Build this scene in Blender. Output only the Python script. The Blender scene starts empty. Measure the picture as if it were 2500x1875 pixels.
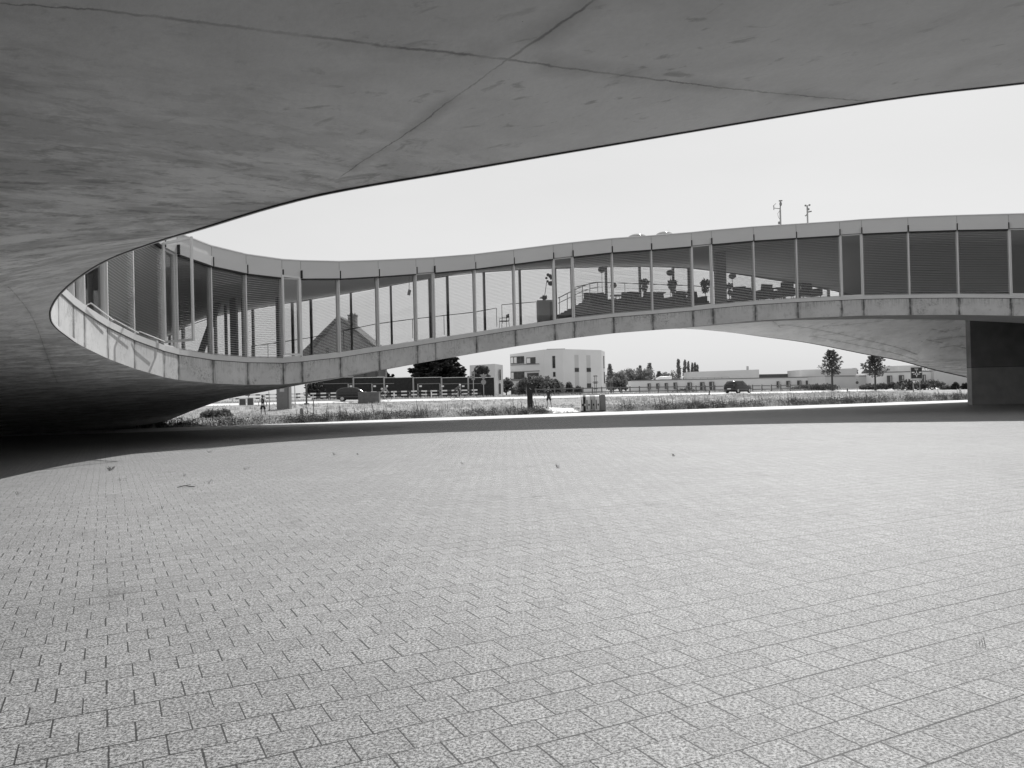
SUN_E = 4.7; SKY_C = 6.0; SKY_K = 0.25; PAVE_V = .275
import bpy, math, random
from mathutils import Vector, Matrix
from mathutils.bvhtree import BVHTree
rnd = random.Random(7)
scene = bpy.context.scene
COL = scene.collection
PI = math.pi
V = Vector

# ------------------------------------------------------------------ camera
FPX = 1950.0
CAMZ = 1.6
ROLL = math.atan(0.024)
PITCH = math.atan(15.5 / FPX)
fw = V((0, math.cos(PITCH), math.sin(PITCH)))
r0 = V((1, 0, 0)); u0 = V((0, -math.sin(PITCH), math.cos(PITCH)))
camR = r0 * math.cos(ROLL) - u0 * math.sin(ROLL)
camU = r0 * math.sin(ROLL) + u0 * math.cos(ROLL)
CAM = V((0, 0, CAMZ))

def ray(px, py):
    return fw * FPX + camR * (px - 1250.0) + camU * (937.5 - py)
def P(px, py, Y):
    d = ray(px, py)
    return CAM + d * (Y / d.y)
def X(px, Y):
    return P(px, 950 - 0.024 * (px - 1250), Y).x
def pxof(p):
    d = p - CAM
    return 1250 + FPX * d.dot(camR) / d.dot(fw)

cd = bpy.data.cameras.new('camera'); cam = bpy.data.objects.new('camera', cd); COL.objects.link(cam)
cd.sensor_width = 36.0; cd.lens = 36.0 * FPX / 2500.0; cd.clip_end = 3000; cd.clip_start = 0.05
m = Matrix((camR, camU, -fw)).transposed().to_4x4(); m.translation = CAM
cam.matrix_world = m
scene.camera = cam

# ------------------------------------------------------------------ mesh builder
class MB:
    def __init__(s): s.v = []; s.f = []; s.uv = None; s.sm = []
    def add(s, vs, fs, smooth=False):
        o = len(s.v); s.v += [tuple(p) for p in vs]
        s.f += [tuple(i + o for i in f) for f in fs]; s.sm += [smooth] * len(fs)
    def quad(s, a, b, c, d): s.add([a, b, c, d], [(0, 1, 2, 3)])
    def obox(s, c, u, v, w):
        c = V(c); u = V(u); v = V(v); w = V(w)
        vs = [c + u*i + v*j + w*k for i in (-1, 1) for j in (-1, 1) for k in (-1, 1)]
        s.add(vs, [(0,1,3,2),(4,6,7,5),(0,4,5,1),(2,3,7,6),(0,2,6,4),(1,5,7,3)])
    def box(s, x0, x1, y0, y1, z0, z1):
        s.obox(((x0+x1)/2, (y0+y1)/2, (z0+z1)/2), ((x1-x0)/2,0,0), (0,(y1-y0)/2,0), (0,0,(z1-z0)/2))
    def beam(s, p, q, w, h, up=(0,0,1)):
        p = V(p); q = V(q); d = q - p
        side = d.cross(V(up))
        if side.length < 1e-6: side = V((1,0,0))
        side.normalize(); u = side.cross(d).normalized()
        s.obox((p+q)/2, d/2, side*w/2, u*h/2)
    def slab(s, a, b, inn, out, z0a, z1a, z0b, z1b):
        # wall-like piece over chord a-b (2d), inn/out offset vectors
        A = [V((a[0],a[1],0))+inn, V((b[0],b[1],0))+inn, V((b[0],b[1],0))+out, V((a[0],a[1],0))+out]
        lo = [z0a, z0b, z0b, z0a]; hi = [z1a, z1b, z1b, z1a]
        vs = [V((p.x,p.y,z)) for p, z in zip(A, lo)] + [V((p.x,p.y,z)) for p, z in zip(A, hi)]
        s.add(vs, [(0,1,2,3),(7,6,5,4),(0,4,5,1),(1,5,6,2),(2,6,7,3),(3,7,4,0)])
    def tube(s, pts, rad, n=6, cap=True, smooth=True):
        pts = [V(p) for p in pts]; m_ = len(pts)
        rs = rad if isinstance(rad, (list, tuple)) else [rad]*m_
        vs = []; prev = None
        for i, p in enumerate(pts):
            d = (pts[min(i+1, m_-1)] - pts[max(i-1, 0)]).normalized()
            a = prev if prev is not None else (V((0,0,1)) if abs(d.z) < .9 else V((1,0,0)))
            a = (a - d*a.dot(d)); a = a.normalized() if a.length > 1e-6 else d.orthogonal().normalized()
            prev = a; b = d.cross(a)
            for k in range(n):
                t = 2*PI*k/n; vs.append(p + (a*math.cos(t) + b*math.sin(t))*rs[i])
        fs = []
        for i in range(m_-1):
            for k in range(n):
                k2 = (k+1) % n; fs.append((i*n+k, i*n+k2, (i+1)*n+k2, (i+1)*n+k))
        s.add(vs, fs, smooth)
        if cap:
            o = len(s.v) - len(vs)
            s.f.append(tuple(o+k for k in range(n))[::-1]); s.f.append(tuple(o+(m_-1)*n+k for k in range(n))); s.sm += [False, False]
    def ball(s, c, rx, ry=None, rz=None, n=10, m_=7, rot=None):
        ry = ry or rx; rz = rz or rx; c = V(c); vs = []; fs = []
        for i in range(m_+1):
            a = PI*i/m_
            for k in range(n):
                b = 2*PI*k/n
                q = V((rx*math.sin(a)*math.cos(b), ry*math.sin(a)*math.sin(b), rz*math.cos(a)))
                if rot: q = rot @ q
                vs.append(c+q)
        for i in range(m_):
            for k in range(n):
                k2 = (k+1)%n; fs.append((i*n+k, (i+1)*n+k, (i+1)*n+k2, i*n+k2))
        s.add(vs, fs, True)
    def prism(s, poly, axis_vec):
        poly = [V(p) for p in poly]; a = V(axis_vec); n = len(poly)
        vs = poly + [p + a for p in poly]
        fs = [tuple(range(n))[::-1], tuple(range(n, 2*n))] + [(i, (i+1)%n, n+(i+1)%n, n+i) for i in range(n)]
        s.add(vs, fs)
    def torus(s, c, R, r, ax=(0,1,0), n=24, k=6, a0=0, a1=2*PI):
        ax = V(ax).normalized(); u = ax.orthogonal().normalized(); w = ax.cross(u); c = V(c)
        full = abs(a1-a0-2*PI) < 1e-6
        pts = [c + (u*math.cos(a0+(a1-a0)*i/n) + w*math.sin(a0+(a1-a0)*i/n))*R for i in range(n+1)]
        s.tube(pts, r, k, cap=not full)
    def build(s, name, mat, parent=None, kind=None):
        me = bpy.data.meshes.new(name); me.from_pydata(s.v, [], s.f)
        me.polygons.foreach_set('use_smooth', s.sm)
        if s.uv: 
            for nm, data in s.uv.items():
                l = me.uv_layers.new(name=nm)
                for lp in me.loops: l.data[lp.index].uv = data[lp.vertex_index]
        me.materials.append(mat); me.validate(); me.update()
        return link(name, me, parent, kind)

def link(name, data, parent=None, kind=None):
    o = bpy.data.objects.new(name, data); COL.objects.link(o)
    if parent is not None:
        o.parent = parent
        o.matrix_parent_inverse = Matrix.Translation(-parent.location) if parent.type == 'EMPTY' and parent.parent is None and parent.rotation_euler.z == 0 else Matrix()
    if kind: o['kind'] = kind
    return o
def tag(o, label, cat, group=None, kind=None):
    o['label'] = label; o['category'] = cat
    if group: o['group'] = group
    if kind: o['kind'] = kind
    return o
def thing(name, label, cat, loc=(0,0,0), rz=0.0, group=None):
    o = bpy.data.objects.new(name, None); o.empty_display_size = .2; COL.objects.link(o)
    o.location = loc; o.rotation_euler = (0,0,rz)
    return tag(o, label, cat, group)
def lpart(name, mb, mat, parent):       # part given in the thing's own local coordinates
    o = mb.build(name, mat); o.parent = parent; return o
def dup(root, loc, rz, label, group=None, scale=None):
    r = root.copy(); COL.objects.link(r); r.location = loc; r.rotation_euler = (0,0,rz); r['label'] = label
    if scale: r.scale = scale
    if group: r['group'] = group
    for ch in [o for o in root.children]:
        c = ch.copy(); COL.objects.link(c); c.parent = r
        for g in [o for o in ch.children]:
            d = g.copy(); COL.objects.link(d); d.parent = c
    return r

# ------------------------------------------------------------------ materials
class NT:
    def __init__(s, name):
        s.m = bpy.data.materials.new(name); s.m.use_nodes = True; s.t = s.m.node_tree
        s.b = s.t.nodes['Principled BSDF']; s.out = s.t.nodes['Material Output']
        s._co = None
    def n(s, kind, **kw):
        x = s.t.nodes.new(kind)
        for k, v in kw.items():
            if k.startswith('_'): setattr(x, k[1:], v)
            else:
                key = k.replace('_', ' ')
                x.inputs[key].default_value = v
        return x
    def l(s, a, b): s.t.links.new(a, b)
    @property
    def co(s):
        if s._co is None:
            s._co = s.n('ShaderNodeNewGeometry').outputs['Position']
        return s._co
    def objco(s): return s.n('ShaderNodeTexCoord').outputs['Object']
    def val(s, sock, v):
        if isinstance(v, (int, float)): sock.default_value = v
        else: s.l(v, sock)
    def math(s, op, a, b=None, c=None, clamp=False):
        x = s.t.nodes.new('ShaderNodeMath'); x.operation = op; x.use_clamp = clamp
        s.val(x.inputs[0], a)
        if b is not None: s.val(x.inputs[1], b)
        if c is not None: s.val(x.inputs[2], c)
        return x.outputs[0]
    def rng(s, v, a, b, c, d, clamp=True):
        x = s.t.nodes.new('ShaderNodeMapRange'); x.clamp = clamp
        s.val(x.inputs[0], v)
        for i, q in enumerate((a, b, c, d)): s.val(x.inputs[i+1], q)
        return x.outputs[0]
    def vscale(s, vec, sc):
        x = s.t.nodes.new('ShaderNodeVectorMath'); x.operation = 'MULTIPLY'
        s.l(vec, x.inputs[0]); x.inputs[1].default_value = sc; return x.outputs[0]
    def noise(s, vec, scale, detail=4, rough=.55, dist=0.0):
        x = s.n('ShaderNodeTexNoise', Scale=scale, Detail=detail, Roughness=rough, Distortion=dist)
        s.l(vec, x.inputs['Vector']); return x.outputs['Fac']
    def dot(s, vec, d):
        x = s.t.nodes.new('ShaderNodeVectorMath'); x.operation = 'DOT_PRODUCT'
        s.l(vec, x.inputs[0]); x.inputs[1].default_value = d; return x.outputs['Value']
    def color(s, v):
        c = s.t.nodes.new('ShaderNodeCombineColor')
        for i in range(3): s.l(v, c.inputs[i])
        s.l(c.outputs[0], s.b.inputs['Base Color'])
    def bump(s, h, strength=.3, dist=.01):
        x = s.n('ShaderNodeBump', Strength=strength, Distance=dist); s.l(h, x.inputs['Height'])
        s.l(x.outputs[0], s.b.inputs['Normal'])

def grey(name, v, rough=.7, var=.15, scale=6.0, metal=0.0, bump=0.0, spec=None):
    t = NT(name)
    t.b.inputs['Roughness'].default_value = rough; t.b.inputs['Metallic'].default_value = metal
    if spec is not None: t.b.inputs['Specular IOR Level'].default_value = spec
    n = t.noise(t.objco(), scale, 5, .6)
    t.color(t.rng(n, .25, .75, v*(1-var), v*(1+var)))
    if bump: t.bump(n, bump, .02)
    return t.m

M = {}
M['fascia'] = grey('painted_metal', .54, .45, .04, .6)
M['sillmetal'] = grey('sill_metal', .58, .4, .08, 1.5)
M['mullion'] = grey('mullion_metal', .62, .4, .05, 2)
M['darkmetal'] = grey('dark_metal', .03, .5, .2)
M['black'] = grey('black_paint', .012, .55, .3)
M['slat'] = grey('blind_slats', .76, .5, .06, 1)
M['white'] = grey('white_paint', .75, .5, .05, 2)
M['lightgrey'] = grey('light_grey_paint', .42, .6, .08, 2)
M['midgrey'] = grey('mid_grey_paint', .20, .6, .1, 2)
M['darkgrey'] = grey('dark_grey_paint', .07, .6, .15, 2)
M['ceiling'] = grey('ceiling_plaster', .55, .9, .04, .5)
M['carpet'] = grey('carpet', .16, .95, .1, 3)
M['roofing'] = grey('roofing_membrane', .45, .7, .1, .5)
M['steel'] = grey('galvanised_steel', .35, .45, .12, 8, .3)
M['skin'] = grey('skin', .28, .6, .05)
M['hair'] = grey('hair', .02, .6, .2)
M['rubber'] = grey('rubber', .02, .8, .2)
M['wood'] = grey('weathered_wood', .16, .8, .3, 9)
M['bark'] = grey('bark', .06, .9, .4, 12, bump=.4)
M['furn'] = grey('dark_upholstery', .035, .8, .2)
M['carpaint'] = grey('car_paint', .012, .18, .05)
M['carglass'] = grey('car_glass', .02, .06, .05)
M['alloy'] = grey('alloy_rim', .4, .35, .1, 5, .5)
M['redlight'] = grey('tail_light_lens', .08, .2, .1)

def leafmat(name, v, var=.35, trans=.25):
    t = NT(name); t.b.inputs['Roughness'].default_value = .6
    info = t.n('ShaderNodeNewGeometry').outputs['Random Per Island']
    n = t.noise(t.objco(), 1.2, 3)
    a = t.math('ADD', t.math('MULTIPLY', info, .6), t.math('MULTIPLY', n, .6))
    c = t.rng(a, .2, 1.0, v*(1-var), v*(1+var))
    t.color(c)
    tr = t.n('ShaderNodeBsdfTranslucent'); cc = t.t.nodes.new('ShaderNodeCombineColor')
    for i in range(3): t.l(c, cc.inputs[i])
    t.l(cc.outputs[0], tr.inputs['Color'])
    mx = t.n('ShaderNodeMixShader', Fac=trans); t.l(t.b.outputs[0], mx.inputs[1]); t.l(tr.outputs[0], mx.inputs[2])
    t.l(mx.outputs[0], t.out.inputs[0]); return t.m
M['leaf'] = leafmat('leaf_foliage', .09, .5, .35)
M['leafdark'] = leafmat('conifer_needles', .022, .4, .1)
M['leafmid'] = leafmat('shrub_foliage', .15, .5, .35)
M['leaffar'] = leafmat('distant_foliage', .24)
M['grassblade'] = leafmat('dry_grass_blades', .36, .4, .35)
M['weed'] = leafmat('weed_leaves', .10, .5, .3)

def glassmat():
    t = NT('clear_glass')
    tr = t.n('ShaderNodeBsdfTransparent'); tr.inputs[0].default_value = (.87, .87, .87, 1)
    gl = t.n('ShaderNodeBsdfGlossy'); gl.inputs['Roughness'].default_value = .02; gl.inputs[0].default_value = (.95, .95, .95, 1)
    fr = t.n('ShaderNodeFresnel', IOR=1.62)
    bf = t.n('ShaderNodeNewGeometry').outputs['Backfacing']      # same reflectance from either side of the pane
    t.l(t.math('SUBTRACT', 1.62, t.math('MULTIPLY', bf, 1.62 - 1/1.62)), fr.inputs['IOR'])
    mx = t.n('ShaderNodeMixShader'); t.l(fr.outputs[0], mx.inputs[0]); t.l(tr.outputs[0], mx.inputs[1]); t.l(gl.outputs[0], mx.inputs[2])
    t.l(mx.outputs[0], t.out.inputs[0]); return t.m
M['glass'] = glassmat()
def winmat():
    t = NT('dark_window_glass'); t.b.inputs['Roughness'].default_value = .08
    n = t.noise(t.objco(), .8, 2); t.color(t.rng(n, .35, .65, .015, .06)); return t.m
M['window'] = winmat()

def bandmat():
    t = NT('cast_concrete_edge'); t.b.inputs['Roughness'].default_value = .8
    co = t.co
    uvn = t.t.nodes.new('ShaderNodeUVMap'); uvn.uv_map = 'UVMap'
    sep = t.t.nodes.new('ShaderNodeSeparateXYZ'); t.l(uvn.outputs[0], sep.inputs[0])
    d, h = sep.outputs[0], sep.outputs[1]        # metres to the nearest joint, height in the band
    big = t.noise(co, .9, 4); fine = t.noise(co, 30, 4, .7); blot = t.noise(co, 4.5, 5, .65)
    base = t.rng(big, .3, .7, .46, .58)
    base = t.math('MULTIPLY', base, t.rng(fine, .2, .8, .9, 1.08))
    base = t.math('MULTIPLY', base, t.rng(blot, .34, .46, .82, 1.0))
    # drip stains running down beside each joint
    st = t.noise(t.vscale(co, (6, 6, .7)), 2.2, 4, .7)
    w = t.rng(st, .3, .7, .03, .26)
    k = t.math('SUBTRACT', 1.0, t.math('DIVIDE', t.math('ABSOLUTE', d), w), clamp=True)
    k = t.math('MULTIPLY', k, t.rng(t.noise(t.vscale(co, (2, 2, 1.5)), 2, 3), .35, .6, .30, .85))
    base = t.math('MULTIPLY', base, t.math('SUBTRACT', 1.0, k))
    # dirt washed down from the sill
    st2 = t.noise(t.vscale(co, (7, 7, .5)), 3, 4, .7)
    k2 = t.math('MULTIPLY', t.rng(h, .35, .8, 0, .5), t.rng(st2, .45, .7, 0, 1))
    base = t.math('MULTIPLY', base, t.math('SUBTRACT', 1.0, k2))
    # lichen patches
    li = t.math('MULTIPLY', t.rng(t.noise(co, 1.1, 3), .56, .66, 0, 1), t.rng(t.noise(co, 14, 4, .7), .5, .6, 0, .4))
    base = t.math('MULTIPLY', base, t.math('SUBTRACT', 1.0, li))
    j = t.math('LESS_THAN', t.math('ABSOLUTE', d), .012)
    base = t.math('MULTIPLY', base, t.math('SUBTRACT', 1.0, t.math('MULTIPLY', j, .75)))
    t.color(base); t.bump(t.math('ADD', fine, t.math('MULTIPLY', j, -3)), .25, .01); return t.m
M['band'] = bandmat()
# ------------------------------------------------------------------ the shell: control table
def W(x, y, z): return V((x, y, z))
def pz(px, z, Y): return W(X(px, Y), Y, z)
T = [  # loop point (bottom of slab edge), outer point, bulge, ceiling offset at the outer side
 (P(2950,152,6.2), W(16,-14,5), 0, 4),
 (P(2500,202.5,6.1), W(11,-15,5), 0, 4),
 (P(2142,246,5.95), W(8,-16,5), 0, 4),
 (P(1514,349.5,5.7), W(0,-16,5), 0, 4),
 (P(1130,414.5,5.5), W(-8,-15,4.8), 0, 4),
 (P(850,462,5.4), W(-15,-12,4), 0, 4),
 (P(678,501,5.4), W(-20,-8,3), 0, 4),
 (P(486,559,5.75), W(-25,-3,1.6), .2, 4),
 (P(396,585,6.3), W(-28,2,.6), .3, 4),
 (P(276,628,7.6), W(-30,6,-.3), .4, 4),
 (P(208,666,9.0), W(-32,10,-.3), .4, 4),
 (P(156,707,10.8), W(-33,14,-.3), .4, 4),
 (P(130,740,12.6), W(-34,18,-.3), .3, 4),
 (P(122,768,14.3), W(-34,22,-.3), .2, 4),
 (P(133,796,16.0), W(-34,26,-.3), .1, 4),
 (P(181,834,17.6), W(-33,30,-.3), 0, 4),
 (P(257,873,20.0), W(-31.5,34,-.3), 0, 4),
 (P(328,900,22.3), W(-29,38.5,-.3), 0, 4),
 (P(396,920,24.2), W(-26.7,41.8,-.3), 0, 4.4),
 (P(480,933,26.2), W(-24.4,45,-.3), 0, 4.8),
 (P(588,939,28.2), pz(368,-.06,48), 0, 5.0),
 (P(697,938,29.8), P(478,993,47.2), 0, 5.0),
 (P(836,920,32.2), P(562,972,46.6), 0, 4.95),
 (P(934,902,34.0), P(657,953,46.5), 0, 4.9),
 (P(1066,879,36.2), P(840,921,46.5), 0, 4.85),
 (P(1164,862,37.6), pz(960,3.15,47), 0, 4.8),
 (P(1258,846,38.4), pz(1100,3.9,48), 0, 4.7),
 (P(1351,832,38.8), pz(1240,4.45,49.2), 0, 4.55),
 (P(1497,814,39.2), pz(1430,5.0,50.6), 0, 4.3),
 (P(1650,802,39.4), P(1640,803,52), 0, 4.05),
 (P(1744,792,39.5), P(1758,809,52.7), .3, 3.97),
 (P(1844,783,39.6), P(1867,823,53.5), .8, 3.95),
 (P(1947,777,39.5), P(1975,838,54.2), 1.3, 3.93),
 (P(2054,772.5,39.1), P(2111,865,55.5), 1.9, 3.95),
 (P(2125,770,38.6), P(2200,882,56.3), 2.4, 4),
 (P(2223,769,38.0), P(2277,903,57), 2.9, 4),
 (P(2341,768.5,37.4), P(2369,924,58), 3.3, 4),
 (P(2466,770.5,36.6), P(2470,950,58.6), 3.6, 4),
 (P(2580,774,35.6), W(38,58.6,.3), 3.6, 4),
 (P(2760,781,33.8), W(44,56,0), 3.0, 4),
 (P(2950,790,31.5), W(50,50,0), 2.0, 4),
 (W(32,27,5), W(53,42,0), 1, 4),
 (W(34.5,21.5,5), W(54,30,1), .5, 4),
 (W(31,15,4.8), W(52,14,3), 0, 4),
 (W(22,10,4.5), W(42,0,4.5), 0, 4),
 (W(12,7.4,4.2), W(28,-9,5), 0, 4),
]
NR = len(T)
def cr(a, b, c, d, t):
    return (a*(-t+2*t*t-t**3) + b*(2-5*t*t+3*t**3) + c*(t+4*t*t-3*t**3) + d*(-t*t+t**3)) * .5
def S(t, k):
    i = int(math.floor(t)); f = t - i
    return cr(*[T[(i+j) % NR][k] for j in (-1, 0, 1, 2)], f)

def find_t(px, lo=13.3, hi=40.0):
    n = 2000
    prev = None
    for i in range(n+1):
        t = lo + (hi-lo)*i/n
        p = pxof(S(t, 0))
        if p >= px: return t
    return hi
MPX = [142,179,206,263,328,401,436,520,604,691,737,831,926,1018,1063,1163,1258,1355,1402,1497,1594,1692,1741,1844,1948,2055,2109,2222,2341,2468,2535,2680,2830]
NARROW = {(179,206),(401,436),(691,737),(1018,1063),(1355,1402),(1692,1741),(2055,2109),(2468,2535)}
MT = [find_t(p) for p in MPX]
cols = []           # (t, L, O, bulge, hO, joint index or None)
def addcol(t, Lp=None, j=None): cols.append([t, Lp if Lp is not None else S(t, 0), S(t, 1), S(t, 2), S(t, 3), j])
t = 0.0
while t < MT[0] - .12: addcol(t); t += .25
for k in range(len(MT)):
    a = S(MT[k], 0); addcol(MT[k], a, k)
    if k+1 < len(MT):
        b = S(MT[k+1], 0)
        for s_ in range(1, 5):
            f = s_/5; addcol(MT[k] + (MT[k+1]-MT[k])*f, a.lerp(b, f))
t = MT[-1] + .3
while t < NR - .1: addcol(t); t += .25
NC = len(cols)
MM = 26
def tb(t): return 6.75*t*t*(1-t)
def hof(t, hO): return 3.98*(1-t) + hO*t
def sp(c, t, dz=0.0):
    p = c[1].lerp(c[2], t); p.z += c[3]*tb(t) + dz; return p
def sheet(dz, ceil=0, flip=False, eps=0.0):
    mb = MB(); vs = []
    for c in cols:
        for j in range(MM+1):
            t = (j/MM)**1.3
            t = eps + t*(1-2*eps)
            vs.append(sp(c, t, dz + (hof(t, c[4]) if ceil else 0)))
    fs = []
    for i in range(NC):
        i2 = (i+1) % NC
        for j in range(MM):
            q = (i*(MM+1)+j, i*(MM+1)+j+1, i2*(MM+1)+j+1, i2*(MM+1)+j)
            fs.append(q if not flip else q[::-1])
    mb.add(vs, fs, True); return mb

B = thing('curved_building', 'long undulating concrete and glass building arching over the paved courtyard', 'building', (0,0,0))
soff_mb = sheet(0)
bvh = BVHTree.FromPolygons([V(v) for v in soff_mb.v], soff_mb.f)
def hit(px, py):
    h = bvh.ray_cast(CAM, ray(px, py).normalized())
    return h[0]
SEAMS = [((270,28),(620,70),.035),((620,70),(1240,145),.035),((1240,145),(1620,197),.03),((1620,197),(2120,247),.022),
         ((1452,0),(1330,85),.035),((1330,85),(1240,145),.035),((1240,145),(1010,315),.02),((1010,315),(840,425),.015),
         ((0,8),(270,28),.02),
         ((20,700),(90,800),.012),((90,800),(140,935),.012),
         ((1900,793),(2095,826),.06),((2095,826),(2240,866),.06),((1989,822),(2111,846),.05),((2111,846),(2240,880),.05),
         ((2010,796),(2192,780),.06),((2192,780),(2330,783),.05),((1975,822),(2060,812),.04),((2056,833),(2110,827),.04),
         ((2275,803),(2311,811),.06),((2307,809),(2345,802),.05),((2262,829),(2300,837),.06),((2280,830),(2367,821),.06),
         ((2295,849),(2367,842),.06),((2327,844),(2374,855),.06),((1760,792),(1905,800),.04)]
def soffitmat():
    t = NT('cast_concrete_underside'); t.b.inputs['Roughness'].default_value = .75
    co = t.co
    big = t.noise(co, .35, 4); mid = t.noise(t.vscale(co, (1, 1.4, 2)), 1.1, 6, .62, .5); fine = t.noise(co, 26, 5, .7)
    base = t.rng(big, .3, .7, .61, .70)
    base = t.math('MULTIPLY', base, t.rng(mid, .32, .62, .89, 1.04))
    base = t.math('MULTIPLY', base, t.rng(fine, .2, .8, .93, 1.05))
    # casting layers follow the level lines where the slab turns down
    sz = t.t.nodes.new('ShaderNodeSeparateXYZ'); t.l(co, sz.inputs[0])
    steep = t.rng(sz.outputs[2], 3.25, 2.85, 0, 1)
    lay = t.noise(t.vscale(co, (.22, 1.1, 10)), 1.5, 8, .72, .3)
    lay2 = t.noise(t.vscale(co, (.45, 5, 44)), 1.3, 4, .75, .15)
    base = t.math('MULTIPLY', base, t.math('SUBTRACT', 1.0, t.math('MULTIPLY', t.rng(lay, .43, .58, .36, -.08), t.rng(steep, 0, 1, .05, 1))))
    base = t.math('MULTIPLY', base, t.math('SUBTRACT', 1.0, t.math('MULTIPLY', t.rng(lay2, .52, .62, -.06, .36), steep)))
    # smudges
    sm = t.math('MULTIPLY', t.rng(t.noise(t.vscale(co, (1, 2.2, 1)), 3.4, 5, .62, .6), .60, .68, 0, 1), t.rng(t.noise(co, .5, 2), .35, .6, .08, .32))
    base = t.math('MULTIPLY', base, t.math('SUBTRACT', 1.0, sm))
    # pits
    vo = t.n('ShaderNodeTexVoronoi', Scale=1.9); t.l(co, vo.inputs['Vector'])
    pit = t.math('LESS_THAN', vo.outputs['Distance'], t.math('MULTIPLY', .050, t.rng(t.noise(co, 3, 2), .44, .6, 0, 1)))
    base = t.math('MULTIPLY', base, t.math('SUBTRACT', 1.0, t.math('MULTIPLY', pit, .7)))
    wob = t.math('MULTIPLY', t.math('SUBTRACT', t.noise(co, 9, 4, .7), .5), .05)
    tot = None; halo = None
    for a, b, w in SEAMS:
        w = w*(.42 if a[0] < 1700 and a[1] < 600 or b[1] < 300 else .7)
        pa, pb = hit(*a), hit(*b)
        if pa is None or pb is None: continue
        a2 = V((pa.x, pa.y, 0)); d = V((pb.x, pb.y, 0)) - a2; L = d.length; d.normalize(); nrm = V((-d.y, d.x, 0))
        dist = t.math('ABSOLUTE', t.math('ADD', t.math('SUBTRACT', t.dot(co, nrm), a2.dot(nrm)), wob))
        al = t.math('SUBTRACT', t.dot(co, d), a2.dot(d) + L/2)
        inside = t.rng(t.math('ABSOLUTE', al), L/2, L/2+.06, 1, 0)
        k = t.math('MULTIPLY', t.rng(dist, w*.25, w, 1, 0), inside)
        k = t.math('MULTIPLY', k, t.rng(t.noise(co, 2.5, 3), .35, .6, .35, 1))
        hl = t.math('MULTIPLY', t.rng(dist, 0, w*12, .26, 0), inside)
        tot = k if tot is None else t.math('MAXIMUM', tot, k)
        halo = hl if halo is None else t.math('MAXIMUM', halo, hl)
    halo = t.math('MULTIPLY', halo, t.rng(t.noise(co, 1.7, 4), .45, .6, 0, 1))
    base = t.math('MULTIPLY', base, t.math('SUBTRACT', 1.0, t.math('MULTIPLY', tot, .5)))
    base = t.math('MULTIPLY', base, t.math('SUBTRACT', 1.0, halo))
    t.color(base); t.bump(t.math('SUBTRACT', t.math('ADD', fine, mid), t.math('MULTIPLY', tot, 2)), .25, .01)
    return t.m
M['soffit'] = soffitmat()
soff_mb.build('soffit', M['soffit'], B)
sheet(.96, flip=True, eps=.004).build('floor', M['carpet'], B)
sheet(0, ceil=1, eps=.004).build('ceiling', M['ceiling'], B)
sheet(.62, ceil=1, flip=True).build('roof', M['roofing'], B)

def cn(a, b):     # unit normal of a chord towards the courtyard
    d = V((b.x-a.x, b.y-a.y, 0)).normalized(); return V((d.y, -d.x, 0))

# slab edge, faceted between joints, all round the courtyard
edge = MB(); uvs = []
far_i = [i for i, c in enumerate(cols) if c[5] is not None]
joint_d = {}
for i in range(NC):
    a, b = cols[i], cols[(i+1) % NC]
    n_ = cn(a[1], b[1]); L_ = (V((b[1].x-a[1].x, b[1].y-a[1].y))).length
    # metres to nearest joint, linear inside each fifth
    def jd(idx, end):
        c = cols[idx]
        if c[5] is not None: return 0.0
        return None
    for k, (c, o) in enumerate(((a, 0), (b, 1))): pass
    ka = i; 
    if far_i[0] <= i < far_i[-1]:
        k0 = max(f for f in far_i if f <= i); s0 = i - k0
        da = s0*L_ if s0 <= 2 else (5-s0)*L_
        db = (s0+1)*L_ if s0+1 <= 2 else (5-s0-1)*L_
        if s0 == 2: da = db = 2*L_
    else: da = db = 1.0
    N2 = n_*.004
    q = [a[1]+N2, b[1]+N2, b[1]+N2+V((0,0,.78)), a[1]+N2+V((0,0,.78))]
    edge.add(q, [(0,1,2,3)]); uvs += [(da,0),(db,0),(db,.78),(da,.78)]
edge.uv = {'UVMap': uvs}
edge.build('slab_edge', M['band'], B)

# metal sill, drip gap and fascia rings
sill = MB(); gap = MB(); fas = MB(); lip = MB()
for i in range(NC):
    a, b = cols[i], cols[(i+1) % NC]; n_ = cn(a[1], b[1])
    za, zb = a[1].z, b[1].z
    gap.slab(a[1], b[1], n_*-.2, n_*-.02, za+.775, za+.80, zb+.775, zb+.80)
    sill.slab(a[1], b[1], n_*-.22, n_*.035, za+.80, za+.975, zb+.80, zb+.975)
    fas.slab(a[1], b[1], n_*-.25, n_*.05, za+4.0, za+4.64, zb+4.0, zb+4.64)
    lip.slab(a[1], b[1], n_*-.27, n_*.075, za+4.641, za+4.675, zb+4.641, zb+4.675)
sill.build('sill_band', M['sillmetal'], B); gap.build('drip_gap', M['black'], B)
fas.build('fascia', M['fascia'], B); lip.build('roof_lip', M['white'], B)
# fascia panel joints
jt = MB()
def at_far(f):   # position along the far facade by mullion number (float)
    k = min(int(f), len(MT)-2); a = S(MT[k], 0); b = S(MT[k+1], 0); return a.lerp(b, f-k), cn(a, b), (b-a)
for k in range(1, len(MT)-1):
    p, n_, d = at_far(k); jt = MB()
    if d.length > 0:
        c = p + n_*.052; jt.obox((c.x, c.y, p.z+4.47), n_*.003, d.normalized()*.007, (0,0,.15)); jt.build('panel_joint', M['midgrey'], B)

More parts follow.
